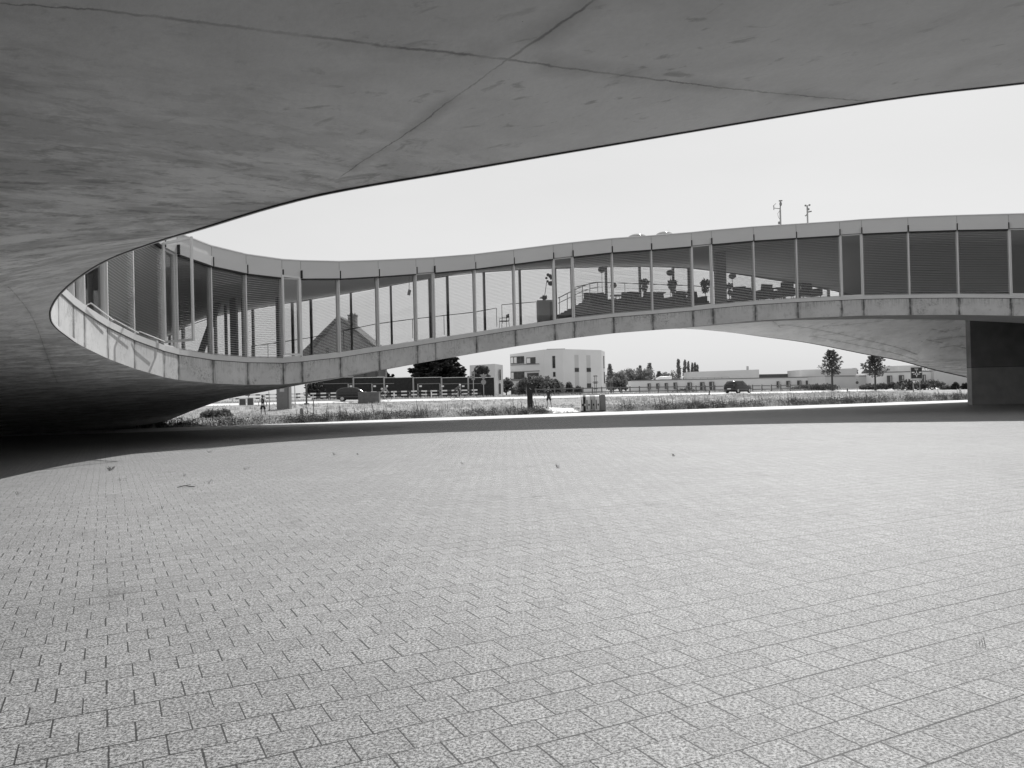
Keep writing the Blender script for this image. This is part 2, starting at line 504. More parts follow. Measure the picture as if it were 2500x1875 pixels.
# ------------------------------------------------------------------ far facade windows
def mkwindow(a, b, n_, za, zb, top_a, top_b, blind, boxed, frame=False, tilt=.3, mat_fr='mullion', pitch=.076, dark=False):
    """a,b chord ends (3d), n_ = outward unit; za.. bottom heights, top_a.. top heights."""
    d = V((b.x-a.x, b.y-a.y, 0)); L_ = d.length; d.normalize()
    ia, ib = a + d*.03, b - d*.03
    zl = lambda f: za + (zb-za)*f
    tl = lambda f: top_a + (top_b-top_a)*f
    fa, fb = .03/L_, 1-.03/L_
    fr = MB(); w = .055 if frame else .028
    o0, o1 = n_*-.10, n_*.0
    fr.slab(ia, ib, o0, o1, zl(fa), zl(fa)+w, zl(fb), zl(fb)+w)
    fr.slab(ia, ib, o0, o1, tl(fa)-w, tl(fa), tl(fb)-w, tl(fb))
    for (p, s_, f) in ((ia, 1, fa), (ib, -1, fb)):
        q = p + d*(w*s_)
        if s_ == 1: fr.slab(p, q, o0, o1, zl(f)+w, tl(f)-w, zl(f)+w, tl(f)-w)
        else: fr.slab(q, p, o0, o1, zl(f)+w, tl(f)-w, zl(f)+w, tl(f)-w)
    win = fr.build('window', M[mat_fr], B)
    g = MB(); ga, gb = ia + d*w + n_*-.05, ib - d*w + n_*-.05
    g.quad(V((ga.x,ga.y,zl(fa)+w)), V((gb.x,gb.y,zl(fb)+w)), V((gb.x,gb.y,tl(fb)-w)), V((ga.x,ga.y,tl(fa)-w)))
    g.build('pane', M['glass'], win)
    if blind:
        s = MB(); H = top_a - za - .06; n = int(H/pitch)
        for k in range(n):
            z = .05 + k*pitch
            ja = rnd.uniform(-.003,.003)
            pa = V((ia.x,ia.y,zl(fa)+z+ja)); pb = V((ib.x,ib.y,zl(fb)+z+ja))
            o = n_*.036; up = V((0,0,tilt*.036))
            c = n_*.035
            s.quad(pa+c-o+up, pb+c-o+up, pb+c+o-up, pa+c+o-up)
        s.build('blind', M['slat'], win)
    if boxed:
        bx = MB(); e = .035
        pa, pb = a + d*e, b - d*e
        bx.slab(pa, pb, n_*.051, n_*.15, top_a-.02, top_a+.30, top_b-.02, top_b+.30)
        bx.build('blind_box', M['fascia'], win)
        bx = MB(); bx.slab(pa, pb, n_*.003, n_*.13, top_a-.07, top_a-.021, top_b-.07, top_b-.021)  # black slab puts the shadow line under the box into colour
        bx.slab(pa, pb, n_*.051, n_*.075, top_a+.301, top_a+.318, top_b+.301, top_b+.318); bx.build('painted_shadow_and_slot', M['black'], win)  # dark slot line above the box
    return win

mul = []
CLEAR = {(142,179),(206,263),(737,831),(831,926),(926,1018),(1063,1163),(1163,1258),(1258,1355)}
OPENS = []
for k in range(len(MT)-1):
    a, b = S(MT[k], 0), S(MT[k+1], 0); n_ = cn(a, b)
    key = (MPX[k], MPX[k+1]); nar = key in NARROW
    off = n_*-.03
    mkwindow(a+off, b+off, n_, a.z+.976, b.z+.976, a.z+3.985, b.z+3.985, blind=(not nar and key not in CLEAR), boxed=not nar, frame=nar, tilt=.30, pitch=.080)
for k in range(len(MT)):
    a = S(MT[k], 0); pn = cn(S(MT[max(k-1,0)],0), S(MT[min(k+1,len(MT)-1)],0)); d = V((-pn.y, pn.x, 0))
    mb_ = MB(); c = a + pn*-.02; mb_.obox((c.x, c.y, a.z+2.49), d*.026, pn*.05, (0,0,1.515)); mb_.build('mullion', M['mullion'], B)
    br = MB(); c = a + pn*.09; br.obox((c.x, c.y, a.z+4.12), d*.016, pn*.05, (0,0,.15))
    if k and MPX[k] != 142: br.build('bracket', M['black'], B)
# open window leaves
def leaf(px0, px1, ytop, ybot, Y0, Y1):
    a, b = P(px0, ybot, Y0), P(px1, ybot, Y1); za = P(px0, ytop, Y0).z
    d = V((b.x-a.x, b.y-a.y, 0)).normalized(); n_ = V((d.y, -d.x, 0))
    fr = MB(); w = .07; zt = za; z0 = a.z; L_ = (V((b.x-a.x,b.y-a.y,0))).length
    fr.slab(a, b, n_*-.03, n_*.03, z0, z0+w, z0, z0+w); fr.slab(a, b, n_*-.03, n_*.03, zt-w, zt, zt-w, zt)
    fr.slab(a, a+d*w, n_*-.03, n_*.03, z0+w, zt-w, z0+w, zt-w); fr.slab(b-d*w, b, n_*-.03, n_*.03, z0+w, zt-w, z0+w, zt-w)
    o = fr.build('window_leaf', M['mullion'], B)
    g = MB(); g.quad(V((a.x,a.y,z0+w)), V((b.x,b.y,z0+w)), V((b.x,b.y,zt-w)), V((a.x,a.y,zt-w))); g.build('pane', M['glass'], o)
    return o
aL = S(find_t(401), 0)
leaf(402, 474, 592, 838, 24.1, 23.3)
leaf(736, 692, 676, 868, 29.75, 29.1)
# slim opening arms below the top-hung leaves at the left
arm = MB()
for (p0, p1) in (((222,740),(276,781)),((278,780),(338,813)),((340,809),(402,834))):
    A = P(p0[0], p0[1], S(find_t(p0[0]),0).y-.35); Bq = P(p1[0], p1[1], S(find_t(p1[0]),0).y-.5)
    arm.tube([A, Bq], .018, 6)
    arm.tube([A, A+V((-.25,.1,-.08))], .012, 5)
arm.build('awning_arm', M['white'], B)

# ------------------------------------------------------------------ outer facade (far side of the strip) and outer walls
fa_t0, fa_t1 = 18.6, 32.7
pts = []; t = fa_t0
acc = 0; prev = S(t, 1); seq = [2.3, 2.3, 2.3, 1.1]; si = 0; outm = [t]
while t < fa_t1:
    t += .005; q = S(t, 1); acc += (V((q.x-prev.x, q.y-prev.y))).length; prev = q
    if acc >= seq[si % 4]: outm.append(t); acc = 0; si += 1
wallend = outm[-1]
for k in range(len(outm)-1):
    a, b = S(outm[k], 1), S(outm[k+1], 1); n_ = cn(b, a)      # facing away from the courtyard
    ha, hb = S(outm[k], 3), S(outm[k+1], 3)
    nar = (k % 4 == 3)
    mkwindow(a, b, n_, a.z+.98, b.z+.98, a.z+ha-.01, b.z+hb-.01, blind=True, boxed=False, frame=nar, tilt=.16, mat_fr='midgrey', pitch=.085)
for k in range(len(outm)):
    a = S(outm[k], 1); h_ = S(outm[k], 3)
    pn = cn(S(outm[min(k+1,len(outm)-1)],1), S(outm[max(k-1,0)],1)); d = V((-pn.y, pn.x, 0))
    mb_ = MB(); c = a + pn*-.05; mb_.obox((c.x, c.y, a.z+(.98+h_)/2), d*.055, pn*.10, (0,0,(h_-.98)/2)); mb_.build('outer_mullion', M['midgrey'], B)
ow = MB(); ob = MB()
nn = 260
for i in range(nn):
    t0, t1 = NR*i/nn, NR*(i+1)/nn
    a, b = S(t0, 1), S(t1, 1); ha, hb = S(t0, 3), S(t1, 3); n_ = cn(b, a)
    ob.slab(a, b, n_*-.05, n_*.02, a.z, a.z+.97, b.z, b.z+.97)
    ob.slab(a, b, n_*-.05, n_*.02, a.z+ha, a.z+ha+.62, b.z+hb, b.z+hb+.62)
    if not (outm[0] <= t0 and t1 <= wallend+.2) and not (t0 > 43 or t0 < 6):
        ow.slab(a, b, n_*-.05, n_*.01, a.z+.98, a.z+ha, b.z+.98, b.z+hb)
ow.build('outer_wall', M['midgrey'], B); ob.build('outer_slab_edge', M['band'], B)

# pier under the slab at the right
pier = MB(); x0 = X(2372, 50.0)
pier.box(x0, 46, 50.0, 50.5, -.05, 6.3)
M['pier'] = None
def piermat():
    t = NT('pier_concrete'); t.b.inputs['Roughness'].default_value = .85
    co = t.co; n = t.noise(co, 1.2, 5); f = t.noise(co, 20, 4, .7)
    base = t.math('MULTIPLY', t.rng(n, .3, .7, .32, .45), t.rng(f, .2, .8, .9, 1.08))
    sep = t.t.nodes.new('ShaderNodeSeparateXYZ'); t.l(co, sep.inputs[0])
    j = t.rng(t.math('ABSOLUTE', t.math('SUBTRACT', sep.outputs[2], 2.35)), .015, .04, .6, 0)
    up = t.rng(sep.outputs[2], 2.3, 2.42, 1.0, .58)      # two pours of different tone
    base = t.math('MULTIPLY', t.math('MULTIPLY', base, up), t.math('SUBTRACT', 1.0, j))
    t.color(base); t.bump(f, .2, .01); return t.m
pier.build('pier_wall', piermat(), B)

# drip edge under the rim of the slab
de = MB(); dg = MB()
for i in range(NC):
    a, b = cols[i], cols[(i+1) % NC]
    if far_i[0]+6 <= i < far_i[-1]: continue
    n_ = cn(a[1], b[1])
    de.slab(a[1], b[1], n_*.006, n_*.018, a[1].z-.006, a[1].z+.06, b[1].z-.006, b[1].z+.06)
    dg.slab(a[1], b[1], n_*-.014, n_*-.001, a[1].z-.008, a[1].z+.02, b[1].z-.008, b[1].z+.02)
de.build('drip_edge', M['sillmetal'], B); dg.build('drip_groove', M['black'], B)

# near-side glazing (over the edge above the viewer), not seen but it shades and reflects
ng = MB(); nm = MB()
for i in range(NC):
    a, b = cols[i], cols[(i+1) % NC]
    if far_i[0] <= i < far_i[-1]: continue
    n_ = cn(a[1], b[1])*-.08
    q = [a[1]+n_+V((0,0,.98)), b[1]+n_+V((0,0,.98)), b[1]+n_+V((0,0,4)), a[1]+n_+V((0,0,4))]
    ng.add(q, [(0,1,2,3)])
    if i % 3 == 0: nm.tube([a[1]+n_+V((0,0,.98)), a[1]+n_+V((0,0,4))], .035, 4)
ng.build('curtain_glazing', M['glass'], B); nm.build('glazing_bars', M['mullion'], B)

# interior structure
ic = MB(); 
def vcol(px, w, ytop, ybot, Y):
    a = P(px, ytop, Y); b = P(px, ybot, Y); hw = w*Y/FPX/2
    m_ = MB(); m_.box(a.x-hw, a.x+hw, Y-hw, Y+hw, b.z-1.2, a.z+.9); return m_
for (px, w, yt, yb, Y) in ((573,15,668,868,35),(553,6,700,868,37),(597,9,700,868,36),(512,8,720,860,37),(1760,24,640,745,44),(681,9,700,868,38)):
    a = P(px, yb, Y)
    h = bvh.ray_cast(V((a.x, Y, -1)), V((0,0,1)))
    base = (h[0].z if h[0] else a.z) + .96; top = base + 3.4
    hw = w*Y/FPX/2
    m_ = MB(); m_.box(a.x-hw, a.x+hw, Y-hw, Y+hw, base-.02, top); m_.build('column', M['midgrey'], B)
m_ = MB(); m_.beam(P(490,862,35.4), P(563,655,35.4), .22, .22, (0,1,0)); m_.build('brace', M['midgrey'], B)
def floor_z(x, y):
    h = bvh.ray_cast(V((x, y, -3)), V((0,0,1))); return (h[0].z if h[0] else 0) + .96
# railing inside the outer glazing
rail = [(614,845,44.5),(654,840,45),(760,824,45),(917,791,45.2),(1007,779,45.6),(1159,762,46.4),(1212,752,47)]
rail2 = [(1225,744,46.5),(1310,737,47.2)]
rail3 = [(1404,701,48),(1459,689,48.3),(1590,694,49.5),(1694,698,50),(1850,712,50.4),(1960,722,50.6)]
for j, rr in enumerate((rail, rail2, rail3)):
    pp = [P(*r) for r in rr]; m_ = MB(); m_.tube(pp, .022, 5)
    for a, b in zip(pp, pp[1:]):
        n = max(1, int((b-a).length/1.5))
        for k in range(n+1):
            p = a.lerp(b, k/n); m_.tube([p, V((p.x,p.y,max(floor_z(p.x,p.y), p.z-1.1)))], .016, 4)
            if j == 2 and k < n:
                q = a.lerp(b, (k+1)/n)
                for zz in (.3, .6): m_.tube([p-V((0,0,zz)), q-V((0,0,zz))], .008, 3)
    m_.build('railing', M['darkmetal'], B)
# terrace
ter = MB(); ter.box(X(1440,43), X(1745,43), 43.2, 49.2, 5.65, 6.08); ter.build('terrace', M['carpet'], B)

# skylight domes and weather masts
for i, (px, py, w) in enumerate(((1556,578,52),(1622,571,46))):
    Y = 42.5; c = P(px, py+4, Y); r = w/2*Y/FPX
    m_ = MB(); m_.ball((c.x, c.y, c.z-.05), r, r, r*.52, 20, 10)
    d_ = m_.build('skylight_dome', grey('acrylic_dome', .30, .08, .05) if i == 0 else bpy.data.materials['acrylic_dome'], B)
    # kerb
    m_ = MB(); m_.tube([(c.x,c.y,c.z-.5),(c.x,c.y,c.z+.02)], r*1.03, 20); m_.build('skylight_kerb', M['fascia'], d_)
# ------------------------------------------------------------------ sun, sky
SEL, SAZ = math.radians(50), math.radians(21)
sdir = V((math.sin(SAZ)*math.cos(SEL), math.cos(SAZ)*math.cos(SEL), math.sin(SEL)))
ld = bpy.data.lights.new('sun', 'SUN'); ld.energy = SUN_E; ld.angle = math.radians(.53); ld.color = (1, .995, .985)
lo = bpy.data.objects.new('sun', ld); COL.objects.link(lo); lo.rotation_euler = (-sdir).to_track_quat('-Z', 'Y').to_euler()
w = bpy.data.worlds.new('World'); scene.world = w; w.use_nodes = True; nt = w.node_tree
bg = nt.nodes['Background']; sky = nt.nodes.new('ShaderNodeTexSky'); sky.sky_type = 'NISHITA'; sky.sun_disc = False
sky.sun_elevation = SEL; sky.sun_rotation = SAZ; sky.air_density = 1.0; sky.dust_density = 3.0; sky.ozone_density = .5; sky.altitude = 400
bw = nt.nodes.new('ShaderNodeRGBToBW'); nt.links.new(sky.outputs[0], bw.inputs[0])
# thin high cloud evens the sky out; faint wisps
tc = nt.nodes.new('ShaderNodeTexCoord'); no = nt.nodes.new('ShaderNodeTexNoise'); no.inputs['Scale'].default_value = 1.6; no.inputs['Detail'].default_value = 5
mp = nt.nodes.new('ShaderNodeVectorMath'); mp.operation = 'MULTIPLY'; mp.inputs[1].default_value = (1, 1, 3.2)
nt.links.new(tc.outputs['Generated'], mp.inputs[0]); nt.links.new(mp.outputs[0], no.inputs['Vector'])
mr = nt.nodes.new('ShaderNodeMapRange'); mr.inputs[1].default_value = .3; mr.inputs[2].default_value = .7; mr.inputs[3].default_value = SKY_C*.94; mr.inputs[4].default_value = SKY_C*1.05
nt.links.new(no.outputs['Fac'], mr.inputs[0])
ma = nt.nodes.new('ShaderNodeMath'); ma.operation = 'MULTIPLY_ADD'; ma.inputs[1].default_value = SKY_K
nt.links.new(bw.outputs[0], ma.inputs[0]); nt.links.new(mr.outputs[0], ma.inputs[2])
cb = nt.nodes.new('ShaderNodeCombineColor')
for i in range(3): nt.links.new(ma.outputs[0], cb.inputs[i])
nt.links.new(cb.outputs[0], bg.inputs[0]); bg.inputs[1].default_value = .1
scene.view_settings.view_transform = 'Standard'; scene.view_settings.look = 'None'
scene.view_settings.exposure = 0; scene.view_settings.gamma = 1
scene.cycles.max_bounces = 10; scene.cycles.transparent_max_bounces = 24; scene.cycles.diffuse_bounces = 5

# ------------------------------------------------------------------ terrain
def interp(tab, x):
    if x <= tab[0][0]: return tab[0][1]
    for (a, b), (c, d) in zip(tab, tab[1:]):
        if x <= c: return b + (d-b)*(x-a)/(c-a)
    return tab[-1][1]
YP = [(-60,34),(-24,43.2),(-14.6,44.9),(-7.5,48.9),(2.6,52.2),(19,57.2),(33,61.6),(60,70),(120,88)]     # far edge of the paved path
YR = [(-90,82),(-60,84),(-13,86),(5,90),(12,93),(38,106),(60,119),(150,170)]                       # middle of the road
AR = [(-60,.72),(-13.5,.70),(4.7,.62),(12,.62),(38,.36),(60,.25),(150,.1)]
def G(x, y):
    yr = interp(YR, x); a = interp(AR, x); n = yr-4
    if y < 64: return 0.0
    if y < n:
        f = (y-64)/(n-64); return a*f*f*(3-2*f)*.5 + a*f*.5
    if y < yr+4: return a + .17*(y-n)/8
    return a + .17 - min((y-yr-4)*.0012, .15)
gm = MB(); xs = []; x = -900.0
def frange(a, b, s):
    r = []; 
    while a < b: r.append(a); a += s
    return r
xs = frange(-1500,-200,130)+frange(-200,-60,20)+frange(-60,80,2.0)+frange(80,240,20)+frange(240,1600,150)
ys = frange(-200,20,30)+frange(20,140,1.5)+frange(140,300,20)+frange(300,2600,200)
vs = []
for y in ys:
    for x in xs:
        yp = interp(YP, x)
        z = -.06 if y < yp-.2 else G(x, y) + .0
        if y > yp+1: z += .05*math.sin(x*.9+y*.31)*math.sin(y*.7-x*.2)*.5 if y < interp(YR,x)-6 else 0
        vs.append((x, y, z))
nx = len(xs)
gm.add(vs, [(j*nx+i, j*nx+i+1, (j+1)*nx+i+1, (j+1)*nx+i) for j in range(len(ys)-1) for i in range(nx-1)], True)
def groundmat():
    t = NT('dry_meadow'); t.b.inputs['Roughness'].default_value = .95
    co = t.co; a = t.noise(co, .35, 5); b = t.noise(co, 6, 5, .7); c = t.noise(t.vscale(co, (1,.3,1)), 2, 4, .7)
    v = t.math('MULTIPLY', t.rng(a, .3, .7, .26, .40), t.rng(b, .25, .75, .6, 1.2))
    v = t.math('MULTIPLY', v, t.rng(c, .3, .7, .7, 1.15)); t.color(v); t.bump(b, .8, .1); return t.m
gm.build('ground', groundmat(), None, 'structure')

def pavermat():
    t = NT('granite_aggregate_pavers'); t.b.inputs['Roughness'].default_value = .62
    t.b.inputs['Specular IOR Level'].default_value = .4
    co = t.co; ang = math.radians(27.0); cs, sn = math.cos(ang), math.sin(ang)
    # rows run along (cos, sin) turned: u along the rows, v across
    u = t.dot(co, (cs, sn, 0)); v = t.dot(co, (-sn, cs, 0))
    wob = t.math('MULTIPLY', t.math('SUBTRACT', t.noise(co, 5, 3, .6), .5), .006)
    u = t.math('ADD', u, wob); v = t.math('ADD', v, wob)
    s = .245
    row = t.math('FLOOR', t.math('DIVIDE', v, s))
    sh = t.math('MULTIPLY', t.math('MODULO', t.math('ABSOLUTE', row), 2.0), .5)
    cmb = t.t.nodes.new('ShaderNodeCombineXYZ'); t.l(row, cmb.inputs[0])
    wn = t.t.nodes.new('ShaderNodeTexWhiteNoise'); wn.noise_dimensions = '3D'; t.l(cmb.outputs[0], wn.inputs['Vector'])
    sh = t.math('ADD', sh, t.math('MULTIPLY', wn.outputs['Value'], .12))
    uu = t.math('ADD', t.math('DIVIDE', u, s), sh)
    colm = t.math('FLOOR', uu)
    fu = t.math('FRACT', uu); fv = t.math('FRACT', t.math('DIVIDE', v, s))
    du = t.math('MULTIPLY', t.math('MINIMUM', fu, t.math('SUBTRACT', 1.0, fu)), s)
    dv = t.math('MULTIPLY', t.math('MINIMUM', fv, t.math('SUBTRACT', 1.0, fv)), s)
    # width of each joint varies: some tight and hardly seen, some open
    c2 = t.t.nodes.new('ShaderNodeCombineXYZ'); t.l(row, c2.inputs[0]); t.l(colm, c2.inputs[1])
    wn2 = t.t.nodes.new('ShaderNodeTexWhiteNoise'); t.l(c2.outputs[0], wn2.inputs['Vector'])
    rr = t.t.nodes.new('ShaderNodeTexWhiteNoise'); rr.noise_dimensions = '1D'
    t.l(t.math('ROUND', t.math('DIVIDE', v, s)), rr.inputs['W'])
    wv = t.math('MULTIPLY', t.rng(rr.outputs['Value'], 0, 1, .0010, .0055), t.rng(t.noise(co, .8, 3), .35, .65, .5, 1.3))
    wu = t.math('MULTIPLY', t.rng(wn2.outputs['Value'], 0, 1, .0014, .0052), t.rng(t.noise(co, 1.1, 2), .35, .65, .7, 1.2))
    ju = t.rng(t.math('SUBTRACT', du, wu), 0, .0022, 1, 0); jv = t.rng(t.math('SUBTRACT', dv, wv), 0, .0022, 1, 0)
    j = t.math('MAXIMUM', ju, jv)
    tone = t.rng(wn2.outputs['Value'], 0, 1, .91, 1.06)
    sepc = t.t.nodes.new('ShaderNodeSeparateColor'); t.l(wn2.outputs['Color'], sepc.inputs[0])
    # exposed aggregate: dark and light grains
    st = t.vscale(co, (1, 1, 1))
    g1 = t.noise(st, 58, 4, .85); g2 = t.noise(st, 105, 2, .6); g3 = t.noise(st, 15, 3, .7)
    gr = t.math('MULTIPLY', t.rng(g1, .41, .59, .12, 1.66), t.rng(g3, .35, .65, .84, 1.14))
    gr2 = t.rng(g2, .57, .65, 1.0, .22)
    big = t.rng(t.noise(co, .25, 4), .3, .7, .92, 1.06)
    v_ = t.math('MULTIPLY', t.math('MULTIPLY', t.math('MULTIPLY', tone, PAVE_V), big), t.math('MULTIPLY', gr, gr2))
    stain = t.math('MULTIPLY', t.rng(t.noise(co, 1.3, 5, .65), .58, .72, 0, .36), t.rng(sepc.outputs[1], .2, .8, .3, 1))
    v_ = t.math('MULTIPLY', v_, t.math('SUBTRACT', 1.0, stain))
    v_ = t.math('MULTIPLY', v_, t.math('SUBTRACT', 1.0, t.math('MULTIPLY', j, .86)))
    t.color(v_)
    h = t.math('SUBTRACT', t.math('MULTIPLY', g1, .25), t.math('MULTIPLY', j, 1.2))
    t.bump(h, .35, .004); return t.m
pv = MB(); xs2 = frange(-60, 121, 3.0)
vs = []
for x in xs2: vs += [(x, -60, 0), (x, interp(YP, x)-.9, 0)]
pv.add(vs, [(2*i, 2*i+2, 2*i+3, 2*i+1) for i in range(len(xs2)-1)])
pv.build('paved_courtyard', pavermat(), None, 'structure')
pa = MB(); vs = []
for x in xs2: vs += [(x, interp(YP, x)-5.5, .004), (x, interp(YP, x), .004)]
pa.add(vs, [(2*i, 2*i+2, 2*i+3, 2*i+1) for i in range(len(xs2)-1)])
M['path'] = grey('pale_concrete_path', .62, .85, .06, 1.5)
pa.build('path', M['path'], None, 'structure')
# branch of the path running back past the bins
br = MB(); bp = [(X(1345,52.6),52.4),(X(1418,54.0),54.2),(X(1404,58),58),(X(1402,64),64),(X(1330,68),68),(X(1296,67),67),(X(1330,61),61),(X(1352,56.5),56.5)]
br.add([(x, y, G(x,y)+.03) for x, y in bp], [tuple(range(len(bp)))]); br.build('side_path', M['path'], None, 'structure')
# road
rd = MB(); vs = []; xr = frange(-150, 150, 4.0)
for x in xr:
    yr = interp(YR, x); vs += [(x, yr-4, G(x, yr-4)+.03), (x, yr+4, G(x, yr+4)+.03)]
rd.add(vs, [(2*i, 2*i+2, 2*i+3, 2*i+1) for i in range(len(xr)-1)])
rd.build('road', grey('pale_asphalt_road', .55, .85, .05, .8), None, 'structure')
# ------------------------------------------------------------------ vegetation helpers
def leafquads(mb, c, rx, ry, rz, n, size, r, flat=.0, shell=.45, droop=0.0):
    for _ in range(n):
        while True:
            p = V((r.uniform(-1,1), r.uniform(-1,1), r.uniform(-1,1)))
            l = p.length
            if l <= 1 and l > shell * r.random(): break
        q = V((c[0]+p.x*rx, c[1]+p.y*ry, c[2]+p.z*rz))
        a = V((r.gauss(0,1), r.gauss(0,1), r.gauss(0,1)*(1-flat))).normalized()
        b = a.cross(V((r.gauss(0,1), r.gauss(0,1), r.gauss(0,1)))).normalized()
        s = size * r.uniform(.5, 1.4)
        a = a*s; b = b*s*.55
        q.z -= droop * r.random()
        mb.add([q-a, q-b*.9+a*.1, q+a, q+b], [(0,1,2,3)])
def tree(name, label, cat, x, y, h, cr_, kind='round', mat='leaf', n=1800, seed=1, group=None, size=.22, trunkh=.3):
    r = random.Random(seed); z = G(x, y)
    t = thing(name, label, cat, (x, y, z), 0, group)
    tr = MB(); top = h*.85 if kind != 'round' else h*.6
    lean = V((r.uniform(-.03,.03)*h, r.uniform(-.03,.03)*h, 0))
    tr.tube([(0,0,-.1), V((0,0,top*.5))+lean*.5, V((0,0,top))+lean], [h*.022+.05, h*.016+.03, .03], 7)
    cw = MB()
    if kind == 'round':
        base = h*trunkh
        nb = 11
        for k in range(nb):
            a = 2.4*k + r.random(); f = r.random()
            zz = base + (h-base)*(.22 + .66*f)
            wr = cr_*(.25+.5*(1-abs(f-.35)))*r.uniform(.5,1)
            c = (math.cos(a)*wr, math.sin(a)*wr, zz)
            tr.tube([(0,0,base*.9+(zz-base)*.4), V(c)*.75+V((0,0,zz*.22))], [h*.008+.02, .015], 5)
            rr = cr_*r.uniform(.3,.48)
            leafquads(cw, c, rr, rr, rr*.85, n//nb, size, r)
        leafquads(cw, (0,0,base+(h-base)*.5), cr_*.62, cr_*.62, (h-base)*.42, n//5, size, r, shell=.2)
    elif kind == 'young':        # clear stem, crown of upswept ragged branches, wide low, narrow top
        base = h*trunkh; nb = 44
        for k in range(nb):
            a = 2.4*k + r.uniform(-.4,.4); f = (k+.5)/nb
            rad = cr_*(1.12-f)**.62*(.75+.25*min(1,f*5))*r.uniform(.55,1.15)
            zz = base + (h-base)*f*.97 + .1
            e = V((math.cos(a)*rad, math.sin(a)*rad, zz + rad*.35))
            tr.tube([(0,0,zz-.15), e*.5+V((0,0,zz*.5)), e], [.035,.022,.01], 4)
            for g_ in (.45,.75,1.0):
                c = V((0,0,zz)).lerp(e, g_); q = .17*cr_*(1.1-.3*f)*r.uniform(.7,1.3)
                leafquads(cw, c, q, q, q*.7, max(6, n//(nb*3)), size, r, shell=.1)
    elif kind == 'conifer':
        nb = int(16); 
        for k in range(nb):
            f = k/nb; zz = h*(.12+.88*f)
            for m2 in range(7):
                a = 2*PI*m2/7 + k*.7 + r.uniform(-.2,.2); L_ = cr_*(1-f)**.9*r.uniform(.7,1.1)+.1
                for g_ in (.35,.7,1.0):
                    c = (math.cos(a)*L_*g_, math.sin(a)*L_*g_, zz-.18*L_*g_)
                    leafquads(cw, c, .2*L_+.1, .2*L_+.1, .14*L_+.07, max(3, n//(nb*21)), size, r, .3, .1)
    elif kind == 'poplar':
        for k in range(16):
            f = k/15; rad = cr_*(.55+.45*math.sin(PI*min(1,f*.9+.15)))*r.uniform(.8,1.05)
            leafquads(cw, (r.uniform(-.15,.15)*cr_, r.uniform(-.15,.15)*cr_, h*(.1+.86*f)), rad, rad, h*.075, n//16, size, r, shell=.3)
    elif kind == 'cedar':
        for k in range(9):
            f = k/8; zz = h*(.12+.84*f)
            for m2 in range(9):
                a = 2*PI*m2/9 + k*.9 + r.uniform(-.3,.3); L_ = cr_*(1-f*.72)*r.uniform(.72,1.08)
                up = .10*L_
                tr.tube([(0,0,zz), (math.cos(a)*L_, math.sin(a)*L_, zz+up*.4)], [.09,.02], 4)
                for g_ in (.3,.5,.7,.88,1.02):
                    c = (math.cos(a)*L_*g_, math.sin(a)*L_*g_, zz+up*g_*.4)
                    leafquads(cw, c, .18*L_, .18*L_, .22+.03*L_, max(5, n//(9*9*5)), size, r, .7, .1, .2)
    lpart('trunk', tr, M['bark'], t); lpart('crown', cw, M[mat], t); return t
def shrub(name, label, cat, x, y, w, h, mat='leafmid', n=500, seed=1, size=.12, group=None, d=None):
    r = random.Random(seed); z = G(x, y); t = thing(name, label, cat, (x, y, z), 0, group)
    tr = MB(); cw = MB()
    for k in range(7):
        a = 2*PI*k/7 + r.random(); tr.tube([(0,0,-.05), (math.cos(a)*w*.3, math.sin(a)*w*.2, h*r.uniform(.5,.85))], [.03,.01], 4)
    for k in range(10):
        f = r.uniform(-.78,.78); hh = h*(1-.5*f*f)*r.uniform(.3,.7)
        rr = w*.18
        leafquads(cw, (f*w/2, r.uniform(-.3,.3)*(d or w)/2, hh), rr, rr, min(h*.35, rr), n//20, size, r, shell=.2)
    for k in range(9):
        f = -.84+.21*k; hh = h*(1-.45*f*f)
        leafquads(cw, (f*w/2, 0, hh*.52), w*.15, w*.2, hh*.5, n//14, size, r, shell=.2)
    for k in range(26):      # stray shoots
        a = r.uniform(-1,1); c = (a*w/2, r.uniform(-.3,.3)*w/2, h*(1-.45*a*a)*r.uniform(.7,1.0))
        leafquads(cw, c, .12+w*.02, .12, .2, n//60, size*.8, r)
    lpart('stems', tr, M['bark'], t); lpart('leaves', cw, M[mat], t); return t

# ------------------------------------------------------------------ houses behind
def wb(b, name, mat, x0, x1, y0, y1, z0, z1):
    m_ = MB(); m_.box(x0, x1, y0, y1, z0, z1); return m_.build(name, mat, b)
M['render'] = grey('white_render', .72, .85, .05, .4)
M['render2'] = grey('grey_render', .54, .85, .06, .4)
M['tile'] = grey('roof_tiles', .06, .8, .25, 5)
